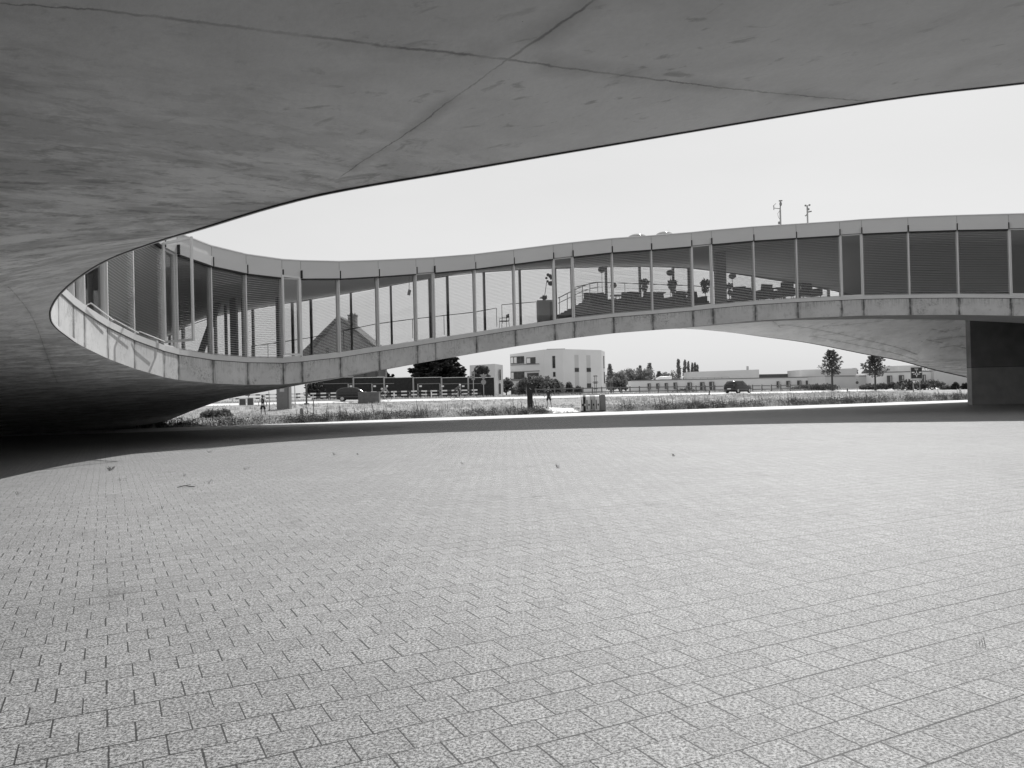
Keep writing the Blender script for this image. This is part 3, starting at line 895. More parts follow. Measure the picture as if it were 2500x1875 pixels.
# three-storey apartment block
YB = 145.0
def apartment():
    b = thing('apartment_building', 'white three storey apartment block with corner windows behind the round bush', 'building', (0,0,0))
    zt = P(1400, 857, YB).z; zb = 0.9
    # plan corners left->right along the front: angled flanks
    xa, xb, xc, xd, xe = X(1247,YB-2), X(1330,YB-5.5), X(1376,YB-6), X(1470,YB-1), X(1481,YB+1)
    poly = [(xa,YB-1.5),(xb,YB-6),(xc,YB-6.3),(xd,YB-1),(xe,YB+2.5),(xe-1,YB+12),(xa+1,YB+12)]
    z2 = P(1247, 866, YB).z
    tops = [z2, zt+.1, zt+.1, zt, zt-.15, zt, z2]
    m_ = MB(); n = len(poly); vs = [(x,y,zb-2) for x,y in poly]+[(poly[i][0],poly[i][1],tops[i]) for i in range(n)]
    m_.add(vs, [tuple(range(n))[::-1], tuple(range(n,2*n))]+[(i,(i+1)%n,n+(i+1)%n,n+i) for i in range(n)])
    m_.build('wall', M['render'], b)
    wb(b, 'roof_plant', M['darkgrey'], X(1336,YB), X(1380,YB), YB-2, YB+4, zt, P(1350,853,YB).z)
    segs = [(poly[0],poly[1]),(poly[1],poly[2]),(poly[2],poly[3]),(poly[3],poly[4])]
    def onface(px, seg):
        (ax, ay), (bx, by) = segs[seg]
        # intersect the view direction's plan line with the face
        d = ray(px, 940); s = d.x/d.y
        f = (s*ay - ax)/((bx-ax) - s*(by-ay)); return V((ax+(bx-ax)*f, ay+(by-ay)*f, 0))
    def win(px0, px1, y0, y1, seg, name='window', mat='window', bars=0, lightpanes=()):
        A, Bq = onface(px0, seg), onface(px1, seg); n_ = V((Bq.y-A.y, -(Bq.x-A.x), 0)).normalized()
        if n_.y > 0: n_ = -n_
        z1 = P(px0, y0, A.y).z; z0 = P(px0, y1, A.y).z
        fr = MB(); fr.slab(A, Bq, n_*.004, n_*.06, z0, z1, z0, z1); o = fr.build(name, M['darkgrey'], b)
        g = MB(); nb = max(1, bars)
        for k in range(nb):
            a2 = A.lerp(Bq, (k+.1)/nb); b2 = A.lerp(Bq, (k+.9)/nb)
            g.slab(a2, b2, n_*.061, n_*.075, z0+.12, z1-.12, z0+.12, z1-.12)
        g.build('pane', M[mat], o)
        for k in lightpanes:
            c = MB(); a2 = A.lerp(Bq, (k+.12)/nb); b2 = A.lerp(Bq, (k+.88)/nb); c.slab(a2, b2, n_*.076, n_*.09, z0+.14, z1-.14, z0+.14, z1-.14); c.build('curtain', M['white'], o)
    win(1248,1281,871,889,0,bars=4,lightpanes=(0,1))
    win(1248,1281,908,927,0,bars=4,lightpanes=(0,))
    win(1287,1309,873,889,0,bars=2,lightpanes=(0,))
    win(1288,1316,911,920,0,bars=3)
    win(1248,1262,947,962,0,bars=2)
    win(1350,1357,869,899,1,bars=1); win(1351,1357,908,920,1,bars=1)
    win(1404,1414,898,908,2,bars=1); win(1433,1443,898,908,2,bars=1); win(1433,1443,936,947,2,bars=1)
    win(1474.5,1476.5,869,899,3,bars=1); win(1475,1477,908,936,3,bars=1)
    # recessed vertical strips in the render
    for px in (1404,1433):
        A, Bq = onface(px,2), onface(px+10,2); n_ = V((Bq.y-A.y, -(Bq.x-A.x), 0)).normalized(); n_ = -n_ if n_.y > 0 else n_
        m_ = MB(); m_.slab(A, Bq, n_*.001, n_*.01, P(px,947,YB).z, P(px,869,YB).z, P(px,947,YB).z, P(px,869,YB).z); m_.build('recess_strip', M['render2'], b)
    # floor bands
    for y_ in (890, 907, 928):
        A, Bq = onface(1248,0), onface(1318,0); n_ = V((Bq.y-A.y, -(Bq.x-A.x), 0)).normalized(); n_ = -n_ if n_.y > 0 else n_
        z = P(1280,y_,YB-3).z; m_ = MB(); m_.slab(A, Bq, n_*.002, n_*.12, z-.06, z+.06, z-.06, z+.06); m_.build('ledge', M['midgrey'], b)
apartment()
b = thing('annexe_building', 'smaller white block half hidden by trees beside the slatted fence', 'building', (0,0,0))
m_ = MB(); Y = 136; x0, x1, x2 = X(1148,Y), X(1210,Y), X(1229,Y+2); zt = P(1190,891,Y).z
m_.add([(x0,Y,-.5),(x1,Y-2,-.5),(x2,Y+1,-.5),(x2-1,Y+9,-.5),(x0,Y+9,-.5),(x0,Y,zt),(x1,Y-2,zt+.1),(x2,Y+1,zt-.05),(x2-1,Y+9,zt),(x0,Y+9,zt)],
       [(0,1,6,5),(1,2,7,6),(2,3,8,7),(3,4,9,8),(4,0,5,9),(5,6,7,8,9)]); m_.build('wall', M['render'], b)
for (y0,y1) in ((902,928),(936,962)):
    f = MB(); c0 = P(1220,y0,Y-.9); c1 = P(1222.5,y1,Y-.9); f.obox(((c0.x+c1.x)/2, Y-.65, (c0.z+c1.z)/2), (.10,.02,0), (0,.2,0), (0,0,abs(c0.z-c1.z)/2)); f.build('window', M['window'], b)

# gabled house seen through the glazing
YH = 112
hz = thing('gabled_house', 'old steep roofed house with a tall chimney rising behind the left glazing', 'house', (0,0,0))
xl, xr_ = X(740,YH), X(932,YH); ze = P(830,858,YH).z; za = P(832,773,YH).z; xa = X(832,YH)
m_ = MB(); m_.box(xl+1.2, xr_-.6, YH, YH+9, 0, ze); 
m_.prism([(xl+1.2,YH,ze),(xr_-.6,YH,ze),(xa,YH,za-.4)], (0,9,0)); m_.build('wall', grey('old_house_render', .13, .9, .15), hz)
rf = MB()
for (e, s) in ((xl-.2,-1),(xr_+.3,1)):
    p0, p1 = V((e,YH-.5,ze-.35)), V((xa,YH-.5,za))
    nrm = V((p0.z-p1.z,0,p1.x-p0.x)).normalized()*.13
    rf.prism([p0-nrm, p0+nrm, p1+nrm, p1-nrm], (0,10,0))
ro = rf.build('roof', M['tile'], hz)
ch = MB(); c = P(862,800,YH+2); hw = 9.5*YH/FPX; zt_ = P(862,772,YH+2).z
ch.box(c.x-hw, c.x+hw, YH+1.2, YH+2.6, ze, zt_); ch.box(c.x-hw-.08, c.x+hw+.08, YH+1.1, YH+2.7, zt_, zt_+.18)
for k in (-1,0,1): ch.tube([(c.x+k*.32,YH+1.9,zt_+.18),(c.x+k*.32,YH+1.9,zt_+.42)], .1, 6)
co_ = ch.build('chimney', bpy.data.materials['old_house_render'], ro)
for (px0,px1,y0,y1) in ((888,895,910,920),(917,925,908,918),(795,803,850,868),(840,850,846,868),(878,886,850,868)):
    a = P(px0,y0,YH); c_ = P(px1,y1,YH); f = MB(); f.box(a.x, c_.x, YH-.06, YH-.01, c_.z, a.z); o = f.build('window', M['window'], hz)
# long low building on the right
def lowb(): 
    b = thing('low_building', 'long single storey pale building with a flat roof and small windows', 'building', (0,0,0))
    Y0, Y1 = 190.0, 176.0
    def yy(px): return Y0 + (Y1-Y0)*(px-1540)/700 if px < 2015 else (158 if px < 2130 else 150)
    def seg(p0, p1, top0, top1, Ya, Yb, mat, name='wall', zb=-1.0, depth=12):
        a = P(p0, top0, Ya); c = P(p1, top1, Yb); m_ = MB()
        m_.add([(a.x,Ya,zb),(c.x,Yb,zb),(c.x+1,Yb+depth,zb),(a.x+1,Ya+depth,zb),(a.x,Ya,a.z),(c.x,Yb,c.z),(c.x+1,Yb+depth,c.z),(a.x+1,Ya+depth,a.z)],
               [(0,1,5,4),(1,2,6,5),(2,3,7,6),(3,0,4,7),(4,5,6,7)]); m_.build(name, mat, b)
    seg(1541,2015,930,920.5,Y0,172,M['render'])
    seg(2014,2150,919,918,160,158,M['render2'])
    seg(2144,2284,910,906.5,152,149,M['render'])
    seg(2280,2480,906,902,148,145,M['render2'])
    seg(1684,1853,908,902,202,196,M['render2'],'roof_storey')
    seg(1955,2092,903,899,185,182,M['render2'],'roof_storey')
    seg(2192,2300,893,890,166,163,M['render2'],'roof_storey')
    seg(1853,1958,914,912,198,196,M['darkgrey'],'roof_solar_bank')
    # parapet line, ducts
    for (p0,p1,t0,t1,Ya,Yb) in ((1541,2015,930,920.5,Y0,172),(2144,2284,910,906.5,152,149),(2014,2150,919,918,160,158)):
        a, c = P(p0,t0,Ya), P(p1,t1,Yb); m_ = MB(); m_.slab(a, c, V((0,-.12,0)), V((0,.3,0)), a.z-.02, a.z+.16, c.z-.02, c.z+.16); m_.build('parapet', M['midgrey'], b)
    m_ = MB(); m_.tube([P(1603,926,194),P(1612,922.5,194),P(1640,922,193)], .38, 8); m_.build('duct', M['white'], b)
    m_ = MB(); a, c = P(1640,924,193), P(1780,920.5,190); m_.beam(a, c, .1, .1)
    for k in range(9):
        p = a.lerp(c, k/8); m_.beam(p, p-V((0,0,.7)), .08, .08, (0,1,0))
    m_.build('roof_rail', M['midgrey'], b)
    m_ = MB(); c = P(1825,894,200); m_.tube([c, c-V((0,0,1.6))], .3, 8); m_.build('flue', M['lightgrey'], b)
    def win(px, w, y0, y1, Yw):
        a, c = P(px-w/2, y0, Yw), P(px+w/2, y1, Yw); f = MB(); f.box(a.x, c.x, Yw-.1, Yw+.5, c.z, a.z); o = f.build('window', M['darkgrey'], b)
        g = MB(); g.box(a.x+.5*(c.x-a.x), a.x+.8*(c.x-a.x), Yw-.14, Yw-.101, c.z+.1, a.z-.12); g.build('pane', M['lightgrey'], o)
    for px, w, y0, y1 in ((1585,7,936,950),(1606,7,936,949),(1627,7,935,949),(1649,8,934,949),(1684,10,934,949),(1715,10,933,953),(1738,11,932,953),(1900,5,931,946),(1925,8,930,944),(1952,8,929,941),(1973,8,929,941)):
        xa_, xb_ = X(1541,Y0), X(2015,172); sl = (172-Y0)/(xb_-xa_); rr_ = ray(px, 940).x/ray(px, 940).y
        Yw = (Y0 - sl*xa_)/(1-sl*rr_); win(px, w, y0, y1, Yw-.35)
    for px, w, y0, y1 in ((2173,10,917,937),(2202,10,916,936),(2255,10,915,935)): win(px, w, y0, y1, 152-3*(px-2144)/140-.3)
    return b
lowb()
# roof letters beside the roundabout sign
ts = thing('roof_letters', 'pale block letters mounted on the low building roof beside the roundabout sign', 'sign', (0,0,0))
for chx, px, s in (('O', 2243, 1.0), ('I', 2254, 1.0), ('L', 2259.5, 1.0)):
    fc = bpy.data.curves.new('letter', 'FONT'); fc.body = chx; fc.size = 1.35; fc.extrude = .08; fc.offset = .02
    o = bpy.data.objects.new('letter', fc); COL.objects.link(o); p = P(px, 904.5, 151.5); o.location = p; o.rotation_euler = (PI/2, 0, 0)
    fc.materials.append(M['white']); bpy.context.view_layer.update()
    me = bpy.data.meshes.new_from_object(o.evaluated_get(bpy.context.evaluated_depsgraph_get())); mw = (p.x, p.y, p.z); bpy.data.objects.remove(o)
    o = bpy.data.objects.new('letter', me); COL.objects.link(o); o.location = mw; o.rotation_euler = (PI/2, 0, 0); o.parent = ts
m_ = MB(); a = P(2240,905.5,151.6); c = P(2277,904,151.6); m_.prism([a, c, P(2272,901.5,151.6), P(2262,900.5,151.6), P(2262,903.5,151.6), P(2240,904.6,151.6)], (0,.3,0)); m_.build('letter_base', M['lightgrey'], ts)

# ------------------------------------------------------------------ trees
tree('cedar_tree', 'very dark spreading cedar with layered boughs above the slatted fence', 'tree', X(1068,124), 124, P(1070,848,124).z-.9, 6.3, 'cedar', 'leafdark', 30000, 3, size=.34)
tree('broadleaf_tree', 'dense leafy tree in front of the smaller white block', 'tree', X(1174,118), 118, P(1174,892,118).z-.9, 1.75, 'round', 'leaf', 2600, 5, size=.2, trunkh=.1)
tree('broadleaf_tree', 'small tree beside the corner of the three storey block', 'tree', X(1236,140), 140, P(1236,922,140).z-.9, 1.5, 'round', 'leafmid', 700, 6, size=.22, trunkh=.1)
tree('small_pruned_tree', 'small round topped tree on a bare stem peeping over the slatted fence', 'tree', X(944,122), 122, P(944,906,122).z-.9, .75, 'round', 'leafdark', 500, 8, size=.16, trunkh=.6)
tree('small_pruned_tree', 'lower round topped tree next to the bare stemmed one over the fence', 'tree', X(957,122), 122, P(957,912,122).z-.9, .6, 'round', 'leafdark', 350, 9, size=.16, trunkh=.6)
tree('field_tree', 'dark upright young tree with ragged crown in front of the grey block wall', 'tree', X(2032,112), 112, P(2032,860,112).z-.3, 1.65, 'young', 'leaf', 1900, 11, size=.14, trunkh=.36)
tree('field_tree', 'wider young tree under the arch beside the roundabout sign', 'tree', X(2137,112), 112, P(2137,866,112).z-.3, 1.8, 'young', 'leaf', 2300, 12, size=.14, trunkh=.36)
far = [(1490,886,230,1.9,'conifer','narrow conifer at the corner of the three storey block'),(1512,905,230,3.2,'round','low spreading tree right of the narrow conifer'),
 (1528,898,235,3.4,'round','bushy tree next to the tall dark clump behind the low building'),(1552,897,235,3.8,'round','dark round tree at the left end of the low building'),
 (1575,903,235,3.6,'round','dark low tree just left of the pointed conifer'),(1587,884,240,2.6,'conifer','pointed conifer rising above the dark trees'),
 (1564,890,245,1.3,'conifer','small conifer tip showing over the dark round trees'),(1610,905,240,2.8,'conifer','spiky tree right of the pointed conifer'),
 (1637,908,240,3.2,'round','low tree between the spiky tree and the poplars'),(2088,894,215,1.1,'round','single round tree top above the second roof block'),
 (2168,893,200,1.9,'round','soft tree behind the wider young tree'),(2180,897,200,1.2,'conifer','small conifer behind the right roof'),(2120,900,205,1.9,'round','low tree left of the wider young tree'),
 (1498,921,150,1.6,'round','pale shrubby tree by the second sign cluster'),(1518,925,150,1.3,'round','smaller pale shrubby tree before the low building')]
for i, (px, py, Y, w_, kd, lab) in enumerate(far):
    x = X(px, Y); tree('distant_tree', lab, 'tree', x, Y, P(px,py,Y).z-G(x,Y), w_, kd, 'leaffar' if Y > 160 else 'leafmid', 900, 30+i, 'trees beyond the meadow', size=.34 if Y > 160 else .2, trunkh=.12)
for i, (px, py, w_, lab) in enumerate(((1658,878,0.81,'tallest poplar, leftmost of the row behind the low building'),(1673,881,0.78,'second poplar of the row, nearly as tall as the first'),(1682,884,0.50,'thin poplar touching the second of the row'),(1691,888,0.50,'fourth poplar of the row, shorter and paler'),(1698,886,0.50,'fifth poplar of the row'),(1704,892,0.43,'shortest poplar at the end of the row'))):
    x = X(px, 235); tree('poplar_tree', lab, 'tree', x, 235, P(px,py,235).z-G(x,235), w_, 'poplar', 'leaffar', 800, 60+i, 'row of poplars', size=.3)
shrub('round_bush', 'big rounded bush standing behind the dark totem and the jogger', 'bush', X(1316,101), 101, 5.8, 2.6, 'leafmid', 4200, 70, .17)
for i, (px, Y, w_, h_, mt, lab) in enumerate(((1389,104,1.1,1.7,'leafmid','upright bush before the white block, nearest the big round bush'),(1411,104,1.2,1.15,'leafmid','small bush by the rail fence under the narrow windows'),(1366,104,1.3,.9,'leafmid','low bush touching the big round bush'),
    (2010,114,4.2,1.0,'leaf','dark shrub at the foot of the first young tree'),(1965,118,4.5,.75,'leaf','low shrubs before the low building windows'),(1672,112,3.2,.5,'leaf','sprawling low bush by the rail fence'),
    (2120,116,2.4,.9,'leafmid','shrub left of the second young tree'),(2150,116,2.2,.95,'leafmid','shrub right of the second young tree'),(2182,116,2.6,1.1,'leaf','shrub beneath the third white wall window'),(2214,112,3,1.5,'leaf','dark shrub left of the give way sign'),
    (2240,113,2.6,1.1,'leaf','low dark shrub right of the give way sign'),(2275,113,3.6,1.45,'leaf','widest dark shrub before the grey wall'),(2332,110,1.0,.95,'leafdark','small dark bush near the pier'),(2358,110,1.5,.8,'leafdark','small dark bush closest to the pier'),
    (2310,112,1.5,.5,'leafmid','pale low bush on the far verge'),(520,58,1.7,.65,'leafmid','wild bush under the low end of the slab'),(542,60,1.4,.6,'leafmid','smaller wild bush right of the first under the slab'))):
    shrub('bush', lab, 'bush', X(px, Y), Y, w_, h_, mt, 700, 90+i, .13, 'shrubs on the verge')
# one tree by the pole, left
tree('broadleaf_tree', 'dark tree half hidden under the slab beside the metal cabinet', 'tree', X(768,104), 104, 2.6, 1.6, 'round', 'leafdark', 900, 17, size=.2, trunkh=.1)
# ------------------------------------------------------------------ fences, rails, signs
YF = 108.0
def slat_fence():
    for (p0, p1, lab) in ((770, 863, 'dark slatted timber fence stretch disappearing under the slab'), (863, 938, 'dark slatted timber fence stretch behind the parked block'), (938, 1009, 'dark slatted timber fence stretch under the pruned trees'), (1009, 1078, 'dark slatted timber fence stretch beneath the cedar'), (1078, 1143, 'dark slatted timber fence stretch left of the tall sign'), (1143, 1206, 'dark slatted timber fence stretch behind the give way sign, ending at the white block')):
        a, c = P(p0, 923, YF), P(p1, 923, YF); t = thing('slatted_fence', lab, 'fence', (a.x, YF, 0), 0, 'stretches of slatted timber fence')
        z0 = G(a.x, YF)-.1; zt = a.z; w_ = c.x-a.x
        m_ = MB(); n = 14; h_ = (zt-z0)/n
        for k in range(n): m_.box(a.x, c.x, YF-.03, YF+.03, z0+k*h_+.01, z0+(k+1)*h_-.012)
        m_.box(a.x, c.x, YF+.04, YF+.06, z0, zt-.05)
        m_.build('slats', grey('tarred_timber', .022, .8, .5, 3) if 'tarred_timber' not in bpy.data.materials else bpy.data.materials['tarred_timber'], t)
        m_ = MB(); m_.box(a.x-.1, a.x+.1, YF-.16, YF-.031, z0, zt+.02); m_.build('post', M['steel'], t)
        m_ = MB(); m_.box(a.x, c.x, YF-.12, YF+.1, zt, zt+.06); m_.build('coping', M['white'], t)
slat_fence()
def stripemat():
    t = NT('red_white_stripes'); t.b.inputs['Roughness'].default_value = .5
    sep = t.t.nodes.new('ShaderNodeSeparateXYZ'); t.l(t.co, sep.inputs[0])
    k = t.math('LESS_THAN', t.math('FRACT', t.math('DIVIDE', sep.outputs[0], 1.25)), .56); t.color(t.rng(k, 0, 1, .07, .75)); return t.m
def striped_rail():
    stripe = stripemat()
    p0, p1 = 560, 1166; Yr = 99.0
    L0, L1 = X(p0, Yr), X(p1, Yr); seg = 4.0; n = int((L1-L0)/seg)
    mk = {}
    for i in range(n+1):
        xa = L0 + i*seg; xb = min(xa+seg, L1)
        if xb - xa < .5: break
        z = G((xa+xb)/2, Yr)
        lab = 'red and white striped crash barrier length %s' % ('beneath the slab, first from the left end', 'second from the left end under the slab', 'behind the metal cabinet', 'beside the dark post', 'left of the dark car', 'behind the dark car', 'behind the concrete block', 'behind the first cyclist', 'between the two cyclists, left part', 'between the two cyclists, right part', 'left of the second cyclist', 'behind the second cyclist', 'at its right end')[min(i, 12)]
        t = thing('crash_barrier', lab, 'barrier', (xa, Yr, z), 0, 'striped barrier lengths along the road')
        for zz in (.42, .84):
            m_ = MB(); m_.box(xa, xb-.02, Yr-.03, Yr+.03, z+zz, z+zz+.17); m_.build('rail', stripe, t)
        m_ = MB(); m_.box(xa+.3, xa+.4, Yr+.031, Yr+.12, z-.1, z+.9); m_.box(xa+2.3, xa+2.4, Yr+.031, Yr+.12, z-.1, z+.9); m_.build('posts', M['steel'], t)
striped_rail()
# wire panels with small plates in front of the slatted fence
for (p0, p1, lab) in ((778,850,'above the dark car'),(850,908,'above the concrete block'),(908,962,'above the first cyclist'),(1020,1074,'between the cyclists'),(1074,1124,'behind the second cyclist'),(1124,1174,'behind the tall sign')):
    Yw = 104; a, c = P(p0,937,Yw), P(p1,937,Yw); z = G(a.x,Yw); t = thing('wire_fence_panel', 'thin rail fence panel with a small white plate '+lab, 'fence', (a.x,Yw,z), 0, 'rail fence panels before the slatted fence')
    m_ = MB(); m_.box(a.x, c.x, Yw-.02, Yw+.02, a.z-.04, a.z); m_.box(a.x, c.x, Yw-.01, Yw+.01, z+.5, z+.52); m_.build('rail', M['steel'], t)
    m_ = MB(); m_.box(a.x-.05, a.x+.05, Yw-.05, Yw+.05, z, a.z+.001); m_.build('post', M['steel'], t)
    m_ = MB(); m_.box(a.x+.2, a.x+.52, Yw-.05, Yw-.03, a.z-.42, a.z-.22); m_.build('plate', M['white'], t)
# white-headed marker posts
for px, Y, lab in ((910,92,'white marker post between the car and the first cyclist'),(962,92,'white marker post right of the first cyclist'),(1053,92,'white marker post left of the second cyclist')):
    x = X(px,Y); z = G(x,Y); t = thing('marker_post', lab, 'post', (x,Y,z), 0, 'white marker posts'); m_ = MB(); m_.tube([(0,0,-.1),(0,0,.8)], .06, 8); lpart('shaft', m_, M['white'], t); m_ = MB(); m_.ball((0,0,.85), .13, .06, .15, 10, 6); lpart('head', m_, M['lightgrey'], t)
for px, Y, lab in ((1731,92,'black banded marker post before the low building windows'),(2068,96,'dark marker post in the grass between the young trees')):
    x = X(px,Y); z = G(x,Y); t = thing('marker_post', lab, 'post', (x,Y,z)); m_ = MB(); m_.box(-.06,.06,-.04,.04,-.1,.55); lpart('shaft', m_, M['black'], t); m_ = MB(); m_.box(-.06,.06,-.04,.04,.551,.85); lpart('head', m_, M['lightgrey'], t)
# timber rail fence along the far side of the road
prev = None; k = 0
names = ['behind the totem','left of the jogger','right of the jogger','beside the big round bush','under the small bush','below the narrow windows','under the first sign cluster','left of the bins','above the bins','right of the bins','under the second sign cluster','beside the pale shrubs','at the corner of the low building','below the first low window','below the second low window','below the third low window','below the fourth low window','left of the sprawling bush','behind the sprawling bush','below the wide window','below the paired windows','at the black banded post','left of the dark hatchback','behind the dark hatchback','right of the dark hatchback','at the blank wall','left of the right hand windows','below the right hand windows','before the low shrubs','at its right end']
for px in range(1285, 1990, 23):
    Y = interp(YR, X(px, 100)) + 8; x = X(px, Y); x2 = X(px+23, Y); z = G(x,Y)
    lab = 'timber post and rail fence bay ' + names[min(k, len(names)-1)]; k += 1
    t = thing('rail_fence', lab, 'fence', (x,Y,z), 0, 'timber rail fence bays beyond the road')
    Y2 = interp(YR, X(px+23, 100)) + 8; z2 = G(x2, Y2)
    m_ = MB()
    for zz in (.35, .85): m_.beam((0,-.02,zz), (x2-x, Y2-Y-.02, zz+z2-z), .05, .12)
    lpart('rails', m_, M['wood'], t); m_ = MB(); m_.box(-.07,.07,-.06,.06,-.2,1.0); lpart('post', m_, M['wood'], t)
def pole(h, r=.04, mat='steel'): m_ = MB(); m_.tube([(0,0,-.1),(0,0,h)], r, 8); return m_
def tri(c, s, y0, y1, inv=True):
    m_ = MB(); k = -1 if inv else 1
    m_.prism([(c[0]-s/2, y0, c[1]-k*s*.29), (c[0]+s/2, y0, c[1]-k*s*.29), (c[0], y0, c[1]+k*s*.58)], (0, y1-y0, 0)); return m_
def disc(c, r, y0, y1, n=20): m_ = MB(); m_.tube([(c[0],y0,c[1]),(c[0],y1,c[1])], r, n); return m_
Y = 94; x = X(1156,Y); z = G(x,Y); t = thing('tall_sign', 'tall rectangular grey road sign on one pole seen from behind before the cedar', 'road sign', (x,Y,z))
zt = P(1156,907,Y).z-z; zb = P(1156,928,Y).z-z
lpart('pole', pole(zt, .045), M['steel'], t); m_ = MB(); m_.box(-.2,.2,-.09,-.05,zb,zt); lpart('panel', m_, M['midgrey'], t)
m_ = MB(); m_.box(-.1,.1,-.1,-.091,zb+.25,zb+.32); m_.box(-.1,.1,-.1,-.091,zb+.5,zb+.7); lpart('marking', m_, M['darkgrey'], t)
Y = 93; x = X(1181,Y); z = G(x,Y); t = thing('back_of_signs', 'inverted triangle above a round sign on one pole, grey backs, before the fence end', 'road sign', (x,Y,z))
lpart('pole', pole(P(1181,912,Y).z-z), M['steel'], t); lpart('triangle_panel', tri((0, P(1181,919,Y).z-z), .85, -.08, -.05), M['midgrey'], t); lpart('round_panel', disc((0, P(1181,933,Y).z-z), .3, -.08, -.05), M['midgrey'], t)
Y = 108; x = X(2092,Y); z = G(x,Y); t = thing('back_of_signs', 'inverted triangle above a small dark disc on one pole between the young trees', 'road sign', (x,Y,z))
lpart('pole', pole(P(2092,917,Y).z-z), M['steel'], t); lpart('triangle_panel', tri((0, P(2092,920,Y).z-z), .6, -.08, -.05), M['lightgrey'], t); lpart('round_panel', disc((0, P(2092,934,Y).z-z), .2, -.08, -.05), M['darkgrey'], t)
# roundabout direction sign
Y = 98; x = X(2237,Y); z = G(x,Y); t = thing('roundabout_sign', 'square dark sign with a white roundabout diagram on two poles', 'road sign', (x,Y,z))
q = FPX/Y; zc = P(2237,910.5,Y).z-z; h_ = 13.2/q
m_ = MB(); m_.tube([(-.42,0,-.1),(-.42,0,zc+h_)], .045, 8); lpart('pole', m_, M['steel'], t); m_ = MB(); m_.tube([(.42,0,-.1),(.42,0,zc+h_)], .045, 8); lpart('pole', m_, M['steel'], t)
m_ = MB(); m_.box(-h_-.06,h_+.06,-.10,-.06,zc-h_-.06,zc+h_+.06); lpart('border', m_, M['lightgrey'], t)
m_ = MB(); m_.box(-h_,h_,-.115,-.101,zc-h_,zc+h_); lpart('panel', m_, grey('sign_blue', .018, .5, .1), t)
m_ = MB(); c0 = (0, zc-.14); m_.torus((0,-.122,c0[1]), .145, .032, (0,1,0), 22, 6)
m_.box(-.03,.03,-.13,-.117,c0[1]+.14,c0[1]+.42); m_.box(-.03,.03,-.13,-.117,c0[1]-.38,c0[1]-.14); m_.box(-.42,-.14,-.13,-.117,c0[1]-.03,c0[1]+.03); m_.box(.14,.42,-.13,-.117,c0[1]-.03,c0[1]+.03)
m_.box(-.6,-.26,-.13,-.117,c0[1]+.15,c0[1]+.27); m_.box(.28,.6,-.13,-.117,c0[1]+.15,c0[1]+.27); m_.box(-.25,.22,-.13,-.117,c0[1]+.62,c0[1]+.66); m_.box(-.18,.18,-.13,-.117,c0[1]+.5,c0[1]+.545)
lpart('diagram', m_, M['white'], t)
m_ = MB(); m_.box(-h_,h_,-.10,-.06,zc-h_-.26,zc-h_-.12); lpart('plate', m_, M['lightgrey'], t)
Y = 96; x = X(2230.5,Y); z = G(x,Y); t = thing('give_way_sign', 'small white triangle with dark border below the roundabout sign', 'road sign', (x,Y,z))
lpart('pole', pole(P(2230,930,Y).z-z, .03), M['steel'], t); lpart('panel', tri((0, P(2230,932.5,Y).z-z), .62, -.06, -.04), M['darkgrey'], t); lpart('face', tri((0, P(2230,932.2,Y).z-z), .40, -.075, -.061), M['white'], t)
# pole-mounted clusters by the white block
for px, yt, yb, lab in ((1454,917,948,'dark stacked sign cluster on a post before the white block wall'),(1492,924,951,'paler stacked sign cluster on a double post right of the white block')):
    Y = 107; x = X(px,Y); z = G(x,Y); t = thing('sign_cluster', lab, 'sign', (x,Y,z)); h_ = P(px,yt,Y).z-z
    dark = px < 1470; mt = M['darkgrey'] if dark else M['midgrey']
    m_ = MB(); m_.tube([(-.11,0,-.1),(-.11,0,h_)], .035, 6); m_.tube([(.11,0,-.1),(.11,0,h_)], .035, 6); lpart('post', m_, mt, t)
    for k, f in enumerate((.98,.66,.6,.3) if dark else (.85,.45,.15)):
        m_ = MB(); w_ = (.34,.42,.3,.32)[k]; m_.prism([(-w_,-.1,h_*f-.05),(w_,-.1,h_*f-.05),(w_*.6,-.1,h_*f+.06),(-w_*.6,-.1,h_*f+.06)], (0,.2,0)); lpart('cross_plate', m_, mt, t)
# concrete block
x0, x1, Y = X(874,80), X(925,80), 80; z = G(x0,Y); zt = P(900,957,Y).z
t = thing('concrete_block', 'heavy rectangular concrete block on the verge in front of the dark car', 'concrete block', (x0,Y,z)); m_ = MB(); m_.box(x0,x1,Y,Y+.9,z-.2,zt-.05); m_.build('body', grey('block_concrete', .14, .9, .25, 3, bump=.4), t)
m_ = MB(); m_.box(x0-.03,x1+.03,Y-.03,Y+.93,zt-.05,zt); m_.build('cap', M['midgrey'], t)
# cabinet
x0, x1, x2, Y = X(675,73), X(702,73), X(706,73), 73; z = G(x0,Y); zt = P(690,937,Y).z
t = thing('electric_cabinet', 'tall grey utility cabinet with a framed notice under the slab', 'cabinet', (x0,Y,z)); m_ = MB(); m_.box(x0,x2,Y,Y+.8,z-.3,zt); m_.build('body', grey('cabinet_paint', .17, .7, .1), t)
m_ = MB(); m_.box(x1-.01,x1+.012,Y-.012,Y-.001,z,zt); m_.build('door_gap', M['darkgrey'], t)
a, c = P(681,947,Y), P(696,958,Y); m_ = MB(); m_.box(a.x,c.x,Y-.03,Y-.001,c.z,a.z); o = m_.build('notice_frame', M['midgrey'], t); m_ = MB(); m_.box(a.x+.08,c.x-.08,Y-.04,Y-.031,c.z+.07,a.z-.07); m_.build('notice', M['lightgrey'], o)
